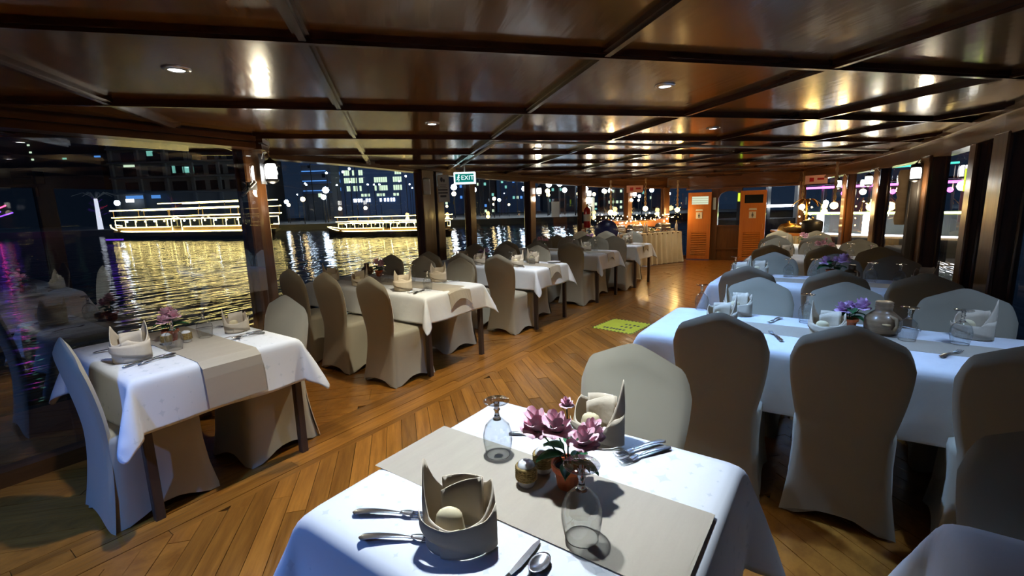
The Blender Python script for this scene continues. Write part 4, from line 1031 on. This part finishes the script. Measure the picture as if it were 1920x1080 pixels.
# second right table
dR = 'second right table'
for i, (k, x, y, rz) in enumerate(((0, -0.53, 3.33, .5), (1, -0.56, 2.95, 1.1), (0, -0.03, 2.98, 0), (1, 0.60, 3.34, .4), (0, 0.80, 2.95, 1))):
    put(nap[k], x, y, rz, ['white napkin fold at far left of the ', 'white napkin fold at near left of the ', 'napkin fold before the roses on the ', 'brown napkin fold behind the goblets on the ', 'dark napkin fold at right end of the '][i] + dR, 'folded napkins')
for i, (x, y) in enumerate(((-0.77, 3.38), (-0.14, 3.30), (0.32, 3.12), (0.53, 3.16))):
    put(gob, x, y, 0, 'upturned goblet, %s from the left on the %s' % (['first', 'second', 'third', 'fourth'][i], dR), 'upturned goblets')
put(lilac, 0.07, 3.22, .4, 'lilac roses in a terracotta pot on the second right table'); put(jug, 0.22, 3.22, -.4, 'brown stoneware jug beside lilac roses on the second right table', sc=1.05)
put(shaker, -0.02, 3.28, 0, 'rope wrapped shaker beside lilac roses on second right table')
put(fork, -0.28, 3.36, 2.9, 'steel fork at the far edge of second right table'); put(spoon, -0.33, 2.82, 1.1, 'steel spoon peeping past first chair at second right table')
put(fork, -0.22, 2.78, .4, 'steel fork between the two front chairs at second right table'); put(spoon, 0.40, 3.36, 1.0, 'steel spoon behind the goblets on second right table')
put(fork, 0.42, 2.84, -.5, 'steel fork near third chair at second right table')
# third right table
d3 = 'third right table'
for i, (k, x, y) in enumerate(((0, -0.66, 5.22), (1, -0.80, 5.05), (1, 0.60, 5.2))): put(nap[k], x, y, .5 * i, ['napkin fold at far left of the ', 'napkin fold at left end of the ', 'dark napkin fold at right end of the '][i] + d3, 'folded napkins')
for i, (x, y) in enumerate(((-0.88, 5.25), (-0.40, 5.22), (-0.19, 5.25), (0.24, 5.15), (0.43, 5.10))):
    put(gob, x, y, 0, 'upturned goblet, %s from the left on the %s' % (['first', 'second', 'third', 'fourth', 'fifth'][i], d3), 'upturned goblets')
put(lilac, -0.04, 5.22, 0, 'lilac roses in a pot on the third right table', sc=1.3); put(jug, 0.10, 5.26, -.4, 'brown stoneware jug on the third right table')
d4 = 'fourth right table'
for i, (x, y) in enumerate(((-0.85, 7.1), (-0.35, 7.2), (0.1, 7.2), (0.3, 7.0))): put(gob, x, y, 0, 'upturned goblet, %s from the left on the %s' % (['first', 'second', 'third', 'fourth'][i], d4), 'upturned goblets')
put(pinkA, -0.15, 7.1, 0, 'pink roses in a pot on the fourth right table'); put(nap[0], -0.6, 7.15, 0, 'napkin fold on the fourth right table', 'folded napkins')
put(pinkB, -0.5, 8.9, 0, 'pink roses in a pot on the fifth right table'); put(gob, -0.3, 8.8, 0, 'upturned goblet on the fifth right table', 'upturned goblets'); put(nap[1], -0.8, 8.85, 0, 'napkin fold on the fifth right table', 'folded napkins')

# ---------------------------------------------------------------- lanterns on the posts
def lantern_proto():
    r = thing('wall_lantern', 'x', 'lantern')
    obj('lantern_glass', MB().lathe([(.0005, -.068), (.040, -.066), (.046, -.02), (.044, .03), (.030, .055), (.0005, .06)], 16), 'lantern_glow', r, True)
    obj('lantern_cap', MB().lathe([(.050, .048), (.056, .052), (.040, .072), (.016, .085), (.008, .10), (.0005, .102)], 16), 'black', r, True)
    obj('lantern_base', MB().lathe([(.0005, -.105), (.02, -.10), (.045, -.085), (.052, -.07), (.042, -.066)], 16), 'black', r, True)
    for k in range(4):
        a = k * PI / 2 + .4; obj('cage_wire', MB().tube([(.050 * math.cos(a), .050 * math.sin(a), -.07), (.054 * math.cos(a), .054 * math.sin(a), 0), (.048 * math.cos(a), .048 * math.sin(a), .052)], .003, 5), 'steel', r)
    obj('bracket', MB().tube([(0, 0, .10), (-.03, 0, .15), (-.09, 0, .15), (-.125, 0, .10)], .006, 6), 'steel', r)
    obj('back_plate', MB().bbox(-.135, -.125, -.025, .025, -.10, .14, .004), 'steel', r)
    return r
lan = Maker(lantern_proto)
LN = [(-3.76, 2.03, 1.84, 'bright white lantern on the first left window post'), (-4.97, 8.02, 1.80, 'bright white lantern on the fourth left window post'),
      (-4.80, 9.92, 1.76, 'bright white lantern by the fire extinguisher post'), (-4.32, 11.50, 1.74, 'bright white lantern on post beside the buffet'),
      (0.60, 6.72, 1.74, 'bright white lantern on the thick right post'), (0.26, 8.72, 1.74, 'bright white lantern on the middle right post'), (-0.12, 10.2, 1.74, 'bright white lantern on the far right post')]
for x, y, z, lb in LN:
    o_ = lan((x, y, z), 0 if x < -2 else PI, lb)
    ld = bpy.data.lights.new('lantern_bulb', 'POINT'); ld.energy = 6.0; ld.color = (1, .86, .60); ld.shadow_soft_size = .05
    lo = bpy.data.objects.new('lantern_bulb', ld); C.objects.link(lo); lo.parent = o_; lo.location = (0.0, 0, -.16)
# twin rod bracket strapped round the first post
rb = thing('rolled_blind_rods', 'two short white blind rods strapped to the first left post', 'rods', (-3.90, 1.90, 1.70))
obj('rod', MB().tube([(-.10, 0, -.05), (.13, 0, .05)], .011, 8), 'plastic', rb, True); obj('rod', MB().tube([(-.08, 0, -.015), (.08, 0, .055)], .009, 8), 'plastic', rb, True)
obj('strap', MB().box(.03, .05, -.02, .05, -.01, .05), 'black', rb)

# signs and small fittings ------------------------------------------------
ex = thing('exit_sign', 'lit green and white EXIT sign hanging at the left windows', 'exit sign', (-4.76, 5.55, 1.95), math.radians(33))
obj('sign_box', MB().bbox(-.165, .165, -.03, .03, -.09, .09, .008), 'exit_white', ex); obj('sign_face', MB().box(-.14, .14, -.034, -.030, -.062, .062), 'exit_green', ex)
text('lettering', 'EXIT', .095, (.045, -.036, 0), (PI / 2, 0, 0), 'exit_white', ex)
mb = MB(); mb.ball((-.085, -.036, .04), .012, 8, sq=(1, .2, 1)); mb.tube([(-.088, -.036, .026), (-.098, -.036, -.005)], .008, 5); mb.tube([(-.098, -.036, -.005), (-.082, -.036, -.022), (-.09, -.036, -.048)], .005, 5); mb.tube([(-.098, -.036, -.005), (-.118, -.036, -.03)], .005, 5); mb.tube([(-.09, -.036, .02), (-.07, -.036, .008)], .004, 5); mb.tube([(-.09, -.036, .02), (-.112, -.036, .012)], .004, 5)
obj('running_figure', mb, 'exit_white', ex); obj('hanger', MB().tube([(0, 0, .09), (0, 0, .17)], .01, 6), 'plastic', ex)
el = thing('emergency_light', 'off-white plastic emergency light box on the double post', 'emergency light', (-4.93, 4.90, 1.84), math.radians(60))
obj('housing', MB().bbox(-.055, .055, -.03, .03, -.13, .10, .02), 'plastic', el); obj('lens', MB().box(-.04, .04, -.034, -.03, -.08, .05), 'paper', el)
nt_ = thing('notice_poster', 'white printed notice with small emblem on the double post', 'notice', (-4.96, 5.27, 1.80), math.radians(52))
obj('sheet', MB().box(-.095, .095, -.004, 0, -.20, .20), 'paper', nt_)
mb = MB(); mb.ball((-.015, -.005, .13), .028, 10, sq=(.7, .1, 1.3)); mb.ball((.02, -.005, .115), .02, 10, sq=(.7, .1, 1.3)); obj('emblem', mb, 'ink', nt_)
mb = MB()
for k, (z, w_, h_) in enumerate(((.05, .11, .005), (.03, .09, .004), (.01, .13, .005), (-.03, .14, .018), (-.075, .14, .02), (-.13, .09, .03))): mb.box(-w_ / 2, w_ / 2, -.006, -.004, z, z + h_)
obj('printed_lines', mb, 'ink', nt_)
for x, y, z, rz, lb in ((-5.02, 8.75, 1.42, 1.5, 'pale blue paper sheet on glass left of the extinguisher'), (-4.84, 10.05, 1.50, 1.3, 'pale paper sheet on glass right of the extinguisher post')):
    tag(obj('paper_sheet', MB().box(-.15, .15, -.004, 0, -.16, .16), 'bluepaper', loc=(x, y, z), rz=rz), lb, 'notice')
for x, y, z, rz, lb in ((-4.22, 11.25, 1.84, .6, 'small pink sign under beam above the buffet'), (-0.50, 11.3, 1.86, -.3, 'small pink sign under beam above right counter')):
    s = thing('pink_sign', lb, 'sign', (x, y, z), rz); obj('sign_plate', MB().box(-.20, .20, -.006, .006, -.085, .085), 'pink', s); obj('sign_mark', MB().box(-.12, -.04, -.01, -.006, -.04, .04).box(.02, .14, -.01, -.006, -.01, .03), 'red', s)
fe = thing('fire_extinguisher', 'red fire extinguisher hung on the fifth left window post', 'fire extinguisher', (-4.755, 9.72, 0.98))
obj('cylinder', MB().lathe([(.0005, 0), (.07, .005), (.078, .03), (.078, .38), (.06, .43), (.025, .46), (.02, .48)], 18), 'red', fe, True)
obj('valve', MB().lathe([(.022, .47), (.022, .52), (.0005, .525)], 10), 'brass', fe); obj('lever', MB().box(-.01, .10, -.012, .012, .52, .54), 'black', fe)
obj('hose', MB().tube([(.02, 0, .50), (.11, 0, .46), (.12, 0, .25), (.10, 0, .10)], .011, 7), 'black', fe, True); obj('label_band', MB().lathe([(.0795, .15), (.0795, .30)], 18), 'paper', fe)
obj('wall_bracket', MB().box(-.12, -.07, -.03, .03, .1, .35), 'black', fe)
fs_ = thing('fire_notice', 'narrow red and white instruction strip under the extinguisher', 'notice', (-4.83, 9.66, .80), 1.3); obj('strip_plate', MB().box(-.05, .05, -.006, 0, -.17, .15), 'paper', fs_); obj('strip_print', MB().box(-.04, .04, -.008, -.006, .05, .12).box(-.04, .04, -.008, -.006, -.12, -.08), 'red', fs_)
# yellow floor sticker
mt = thing('floor_sticker', 'yellow warning sticker with black dashes on the aisle floor', 'floor sticker', (-2.15, 5.37, 0.0025), math.radians(-6))
obj('sticker_sheet', MB().box(-.27, .27, -.29, .29, 0, .0015), 'yellow', mt)
mb = MB()
for k in range(11):
    x = -.25 + k * .05
    for y_ in (-.285, .265): mb.box(x - .012, x + .012, y_, y_ + .02, .0015, .0025)
for k in range(10):
    y_ = -.25 + k * .055
    for x in (-.268, .25): mb.box(x, x + .018, y_ - .012, y_ + .012, .0015, .0025)
obj('sticker_border', mb, 'ink', mt)
mb = MB()
for row, xs_ in ((-.20, (-.16, -.12, -.07, -.03, .01, .05, .10)), (-.06, (.0, .06, .12)), (.06, (.0, .05, .11, .16))):
    for x in xs_: mb.box(x, x + .028, row, row + .05, .0015, .0025)
obj('sticker_dashes', mb, 'ink', mt)
# rolled canvas blind on the right
for x, y, z0, z1, r_, lb in ((0.60, 7.42, 1.15, 1.80, .085, 'tan rolled canvas blind tied beside the thick right post'),):
    s = thing('rolled_blind', lb, 'blind', (x, y, 0)); 
    def rl(u, v): a = 2 * PI * u; z = z0 + (z1 - z0) * v; q = r_ * (1 + .16 * abs(math.sin(v * PI * 4))); return (q * math.cos(a), q * math.sin(a), z)
    obj('canvas_roll', MB().grid(rl, 16, 32, wrap=True), 'tan', s, True)
    for k in range(4): z = z0 + .08 + k * .16; obj('tie_cord', MB().tube([((r_ + .006) * math.cos(a * PI / 8), (r_ + .006) * math.sin(a * PI / 8), z) for a in range(17)], .006, 5), 'black', s)
hc = thing('hanging_curtain', 'dark drawn curtain beside the thick right post', 'curtain', (0.64, 7.05, 0))
obj('curtain_cloth', MB().grid(lambda u, v: (.05 * math.sin(u * 22), (u - .5) * .42, .12 + v * 1.72), 40, 4), 'hull', hc, True, mods=[('solid', .004, 0)]); obj('curtain_rod', MB().tube([(0, -.24, 1.86), (0, .24, 1.86)], .01, 6), 'brass', hc)
tag(obj('lime_light_strip', MB().box(-.02, .02, -.006, .006, -.10, .10), 'limestrip', loc=(0.88, 5.85, 1.62), rz=.3), 'small glowing lime strip by the right windows', 'marker')

# ---------------------------------------------------------------- left buffet
BA = -0.468; BO = Vector((-3.80, 11.20, 0))
def bl(x, y, z=.772):              # buffet local to world
    c, s_ = math.cos(BA), math.sin(BA); return (BO.x + c * x - s_ * y, BO.y + s_ * x + c * y, z)
bf = thing('buffet_table', 'long buffet table with pleated cream satin skirt before the far windows', 'buffet table', BO, BA)
top_poly = [(-.50, -1.12), (-.02, -1.15), (.05, -.5), (.06, .4), (.03, 1.02), (-.02, 1.06), (-.47, 1.06)]
obj('buffet_top', MB().prism([(x * .97 - .01, y * .98) for x, y in top_poly], .73, .76), 'wood', bf)
obj('top_cloth', MB().prism(top_poly, .76, .772), 'gold_skirt', bf)
per = top_poly[1:6] + [(-.45, 1.06)]
plen = [0]
for i in range(len(per) - 1): plen.append(plen[-1] + math.dist(per[i], per[i + 1]))
def pleat(u, v):
    s_ = u * plen[-1]; i = max(k for k in range(len(per) - 1) if plen[k] <= s_ + 1e-9); t_ = (s_ - plen[i]) / (plen[i + 1] - plen[i])
    x = per[i][0] + (per[i + 1][0] - per[i][0]) * t_; y = per[i][1] + (per[i + 1][1] - per[i][1]) * t_
    d_x, d_y = per[i + 1][0] - per[i][0], per[i + 1][1] - per[i][1]; L_ = math.hypot(d_x, d_y); k_ = (.016 + .026 * (1 - v)) * math.sin(s_ * 36 + .8 * math.sin(s_ * 5)) + .05 * (1 - v) ** 2
    return (x + d_y / L_ * k_, y - d_x / L_ * k_, .012 + v * .752)
obj('pleated_skirt', MB().grid(pleat, 240, 5), 'gold_skirt', bf, True)
def chafer_proto():
    r = thing('chafing_dish', 'x', 'chafing dish')
    obj('water_pan', MB().bbox(-.20, .20, -.14, .14, .06, .14, .02), 'steel', r)
    def lid(u, v): a = PI * v; return ((u - .5) * .40 * (1 - .08 * abs(math.cos(a))), -.14 * math.cos(a), .14 + .12 * math.sin(a))
    ld_ = obj('roll_lid', MB().grid(lid, 10, 10), 'steel', r, True); obj('lid_handle', MB().tube([(-.06, -.06, .25), (-.06, -.06, .29), (.06, -.06, .29), (.06, -.06, .25)], .007, 6), 'brass', ld_)
    for a in (-.17, .17):
        for b_ in (-.12, .12): obj('leg', MB().tube([(a, b_, 0), (a, b_, .07)], .008, 6), 'steel', r)
    return r
chafer = Maker(chafer_proto)
for y, lb in ((-.85, 'steel chafing dish at near end of the left buffet'), (-.30, 'steel chafing dish in the middle of the left buffet'), (.62, 'steel chafing dish at door end of the left buffet')):
    chafer(bl(-.20, y), BA + PI / 2, lb, sc=.85)
def bottle_proto():
    r = thing('tall_bottle', 'x', 'bottle'); obj('bottle_glass', MB().lathe([(.0005, 0), (.036, .002), (.038, .16), (.030, .20), (.013, .235), (.013, .29), (.0005, .292)], 14), 'paper', r, True); obj('bottle_cap', MB().lathe([(.0145, .27), (.0145, .30), (.0005, .302)], 10), 'brass', r); return r
bot = Maker(bottle_proto)
for x, y, lb in ((-.08, -1.08, 'first pale bottle from near end of left buffet'), (-.10, -.02, 'second pale bottle, between chafing dishes on left buffet'), (-.22, .02, 'third pale bottle, beside the second on left buffet'), (-.08, .96, 'white bottle at door end of the left buffet')): bot(bl(x, y), 0, lb, sc=.9)
def bowl_proto(fm):
    def mk():
        r = thing('salad_bowl', 'x', 'bowl'); obj('bowl_shell', MB().lathe([(.0005, .004), (.05, .004), (.11, .06), (.115, .065), (.108, .062), (.048, .010), (.0005, .009)], 18), 'white', r, True)
        for k in range(9):
            a = k * 2.4; q = .02 * math.sqrt(k) * 1.1; obj('fruit_piece', MB().ball((q * math.cos(a), q * math.sin(a), .07 + .01 * (k % 3) + (.03 if k < 3 else 0)), .026, 8), fm, r, True)
        return r
    return mk
bwl = Maker(bowl_proto('salad')); bwf = Maker(bowl_proto('fruit'))
bwl(bl(-.12, .17), 0, 'white salad bowl near the middle of the left buffet', sc=.9); bwf(bl(-.10, .34), 0, 'white fruit bowl nearest the front edge of left buffet', sc=.7); bwl(bl(-.30, .27), 0, 'white salad bowl at back of the left buffet', sc=.8)
st = thing('plate_stack', 'stack of white plates at door corner of the left buffet', 'plates', bl(-.24, .92))
for k in range(6): obj('plate', MB().lathe([(.0005, .002), (.06, .002), (.09, .010), (.088, .012), (.0005, .006)], 18), 'white', st, True, loc=(0, 0, k * .010))
nv = thing('navy_display_board', 'round navy blue display stand behind the fifth left table', 'display stand', (-4.15, 9.42, 0), .5)
nb_ = obj('round_board', MB().lathe([(.0005, -.02), (.24, -.02), (.25, 0), (.24, .02), (.0005, .02)], 28), 'navy', nv, True); nb_.rotation_euler = (PI / 2, 0, 0); nb_.location = (0, 0, .92)
obj('stand_post', MB().tube([(0, .03, 0), (0, .03, .9)], .02, 8), 'black', nv)
obj('stand_base', MB().lathe([(.0005, 0), (.18, 0), (.17, .02), (.0005, .03)], 18), 'black', nv)
cb = thing('curved_display_rack', 'varnished boat shaped wooden rack standing on the left buffet', 'display rack', BO + Vector((0, 0, .772)), BA)
def shell(u, v):
    y = -1.0 + 2.0 * u; z = .13 + v * (.16 + .06 * abs(2 * u - 1) ** 2); return (-.38 - .08 * (1 - abs(2 * u - 1) ** 3) * math.sin(v * PI / 2), y, z)
sd_ = obj('curved_side', MB().grid(shell, 24, 6), 'door', cb, True, mods=[('solid', .02, 0)]); obj('gunwale', MB().tube([(-.46 + .08 * abs(2 * k / 20 - 1) ** 3, -1.0 + 2.0 * k / 20, .29 + .06 * abs(2 * k / 20 - 1) ** 2) for k in range(21)], .016, 8), 'woodh', sd_, True)
for y in (-.9, -.3, .3, .9): obj('rack_leg', MB().box(-.41, -.37, y - .02, y + .02, 0, .15), 'wood', cb)
fl = thing('fairy_light_string', 'string of warm fairy lights draped over the left buffet', 'fairy lights', (0, 0, 0))
pts = []
for k in range(46):
    u = k / 45; p = bl(-.40 + .10 * math.sin(k * 2.1), -1.15 + 2.3 * u); pts.append((p[0], p[1], 1.09 + .05 * math.sin(k * 1.9) + .05 * math.cos(k * .7) + (.10 if k % 7 == 0 else 0)))
obj('wire', MB().tube(pts, .003, 4), 'black', fl)
for k, p in enumerate(pts): obj('fairy_bulb', MB().ball((p[0], p[1], p[2] + .01), .013, 6), 'fairy' if k % 4 else 'white_lamp', fl)
def globe_proto():
    r = thing('rope_pendant_lamp', 'x', 'pendant lamp')
    def rope(u, v): a = 2 * PI * u; z = .05 + v * .62; q = .018 + .010 * math.sin(a * 2 + z * 60); return (q * math.cos(a), q * math.sin(a), z)
    obj('rope', MB().grid(rope, 10, 40, wrap=True), 'tan', r, True); obj('globe_bulb', MB().ball((0, 0, 0), .055, 14), 'globe', r, True)
    ld = bpy.data.lights.new('globe_light', 'POINT'); ld.energy = 10; ld.color = (1, .60, .20); ld.shadow_soft_size = .06
    lo = bpy.data.objects.new('globe_light', ld); C.objects.link(lo); lo.parent = r; lo.location = (.0, -.0, -.10); return r
gl = Maker(globe_proto)
gl((-4.02, 11.45, 1.36), 0, 'warm globe lamp on twisted rope above the left buffet', sc=1.1)
gl((-3.50, 12.35, 1.30), 0, 'warm globe lamp on rope left of the first far door')
gl((-4.50, 10.45, 1.30), 0, 'warm globe lamp above near half of the left buffet', sc=1.1)
gl((-0.75, 11.9, 1.32), 0, 'warm globe lamp right of the second far door')
gl((-0.15, 9.9, 1.36), 0, 'warm globe lamp by the orange far right post')

# ---------------------------------------------------------------- right counter
rc = thing('buffet_counter', 'wooden buffet counter with golden decorated food at far right', 'counter', (-0.76, 10.75, 0), .30)
obj('counter_body', MB().bbox(-.27, .27, -.65, .70, 0, .82, .02), 'wood', rc); obj('counter_top', MB().bbox(-.30, .30, -.70, .74, .82, .86, .01), 'door', rc)
sk = MB().grid(lambda u, v: (-.31 + .62 * u, -.72 + .014 * math.sin(u * 60), .02 + v * .80), 60, 2); obj('front_cloth', sk, 'gold_skirt', rc, True)
bask = thing('bread_basket', 'long golden bread basket on the right buffet counter', 'basket', (-0.72, 10.55, .86), .22)
obj('basket_bowl', MB().lathe([(.0005, .003), (.17, .003), (.23, .09), (.22, .095), (.165, .012), (.0005, .012)], 22), 'rope', bask, True)
for k in range(12): a = k * 2.4; q = .045 * math.sqrt(k); obj('bread_roll', MB().ball((q * math.cos(a), q * math.sin(a), .07 + .01 * (k % 2)), .048, 10, sq=(1.2, 1, .7)), 'bread', bask, True)
hat = thing('domed_food_cover', 'wide golden domed cover behind the bread basket', 'food cover', (-0.90, 11.05, .86)); obj('dome', MB().lathe([(.20, .0), (.19, .06), (.14, .13), (.02, .16), (.03, .19), (.0005, .20)], 24), 'brass', hat, True)
bk = thing('black_soup_kettle', 'black soup kettle at right end of the counter', 'kettle', (-0.46, 10.22, .86)); obj('kettle_body', MB().lathe([(.0005, 0), (.14, .0), (.17, .05), (.17, .20), (.15, .23), (.05, .26), (.0005, .265)], 20), 'black', bk, True); obj('kettle_knob', MB().ball((0, 0, .28), .02, 8), 'brass', bk)
gp_ = thing('golden_palm_decoration', 'golden lit artificial palm on the right buffet counter', 'decoration', (-0.62, 10.98, .86))
obj('trunk', MB().tube([(0, 0, 0), (.02, 0, .3), (0, 0, .62)], [.03, .022, .015], 8), 'brass', gp_, True)
for k in range(9):
    a = k * 2 * PI / 9; obj('frond', leaf_mb((0, 0, .60), (math.cos(a), math.sin(a), .5), .30, .07, .9), 'brass', gp_, True)
for k in range(12):
    a = k * 2.4; obj('fairy_bulb', MB().ball((.10 * math.cos(a), .10 * math.sin(a), .10 + k * .045), .016, 6), 'globe', gp_)
ld = bpy.data.lights.new('palm_glow', 'POINT'); ld.energy = 12; ld.color = (1, .70, .22); ld.shadow_soft_size = .08
lo = bpy.data.objects.new('palm_glow', ld); C.objects.link(lo); lo.parent = gp_; lo.location = (0, -.25, .45)

for k_, v_ in LABELS.items():
    if len(v_) > 1 and 'small bright' not in k_ and 'tall white mast' not in k_ and k_ != 'x': print('DUP', k_, len(v_))
    if k_ != 'x' and not 4 <= len(k_.split()) <= 16: print('LEN', k_)
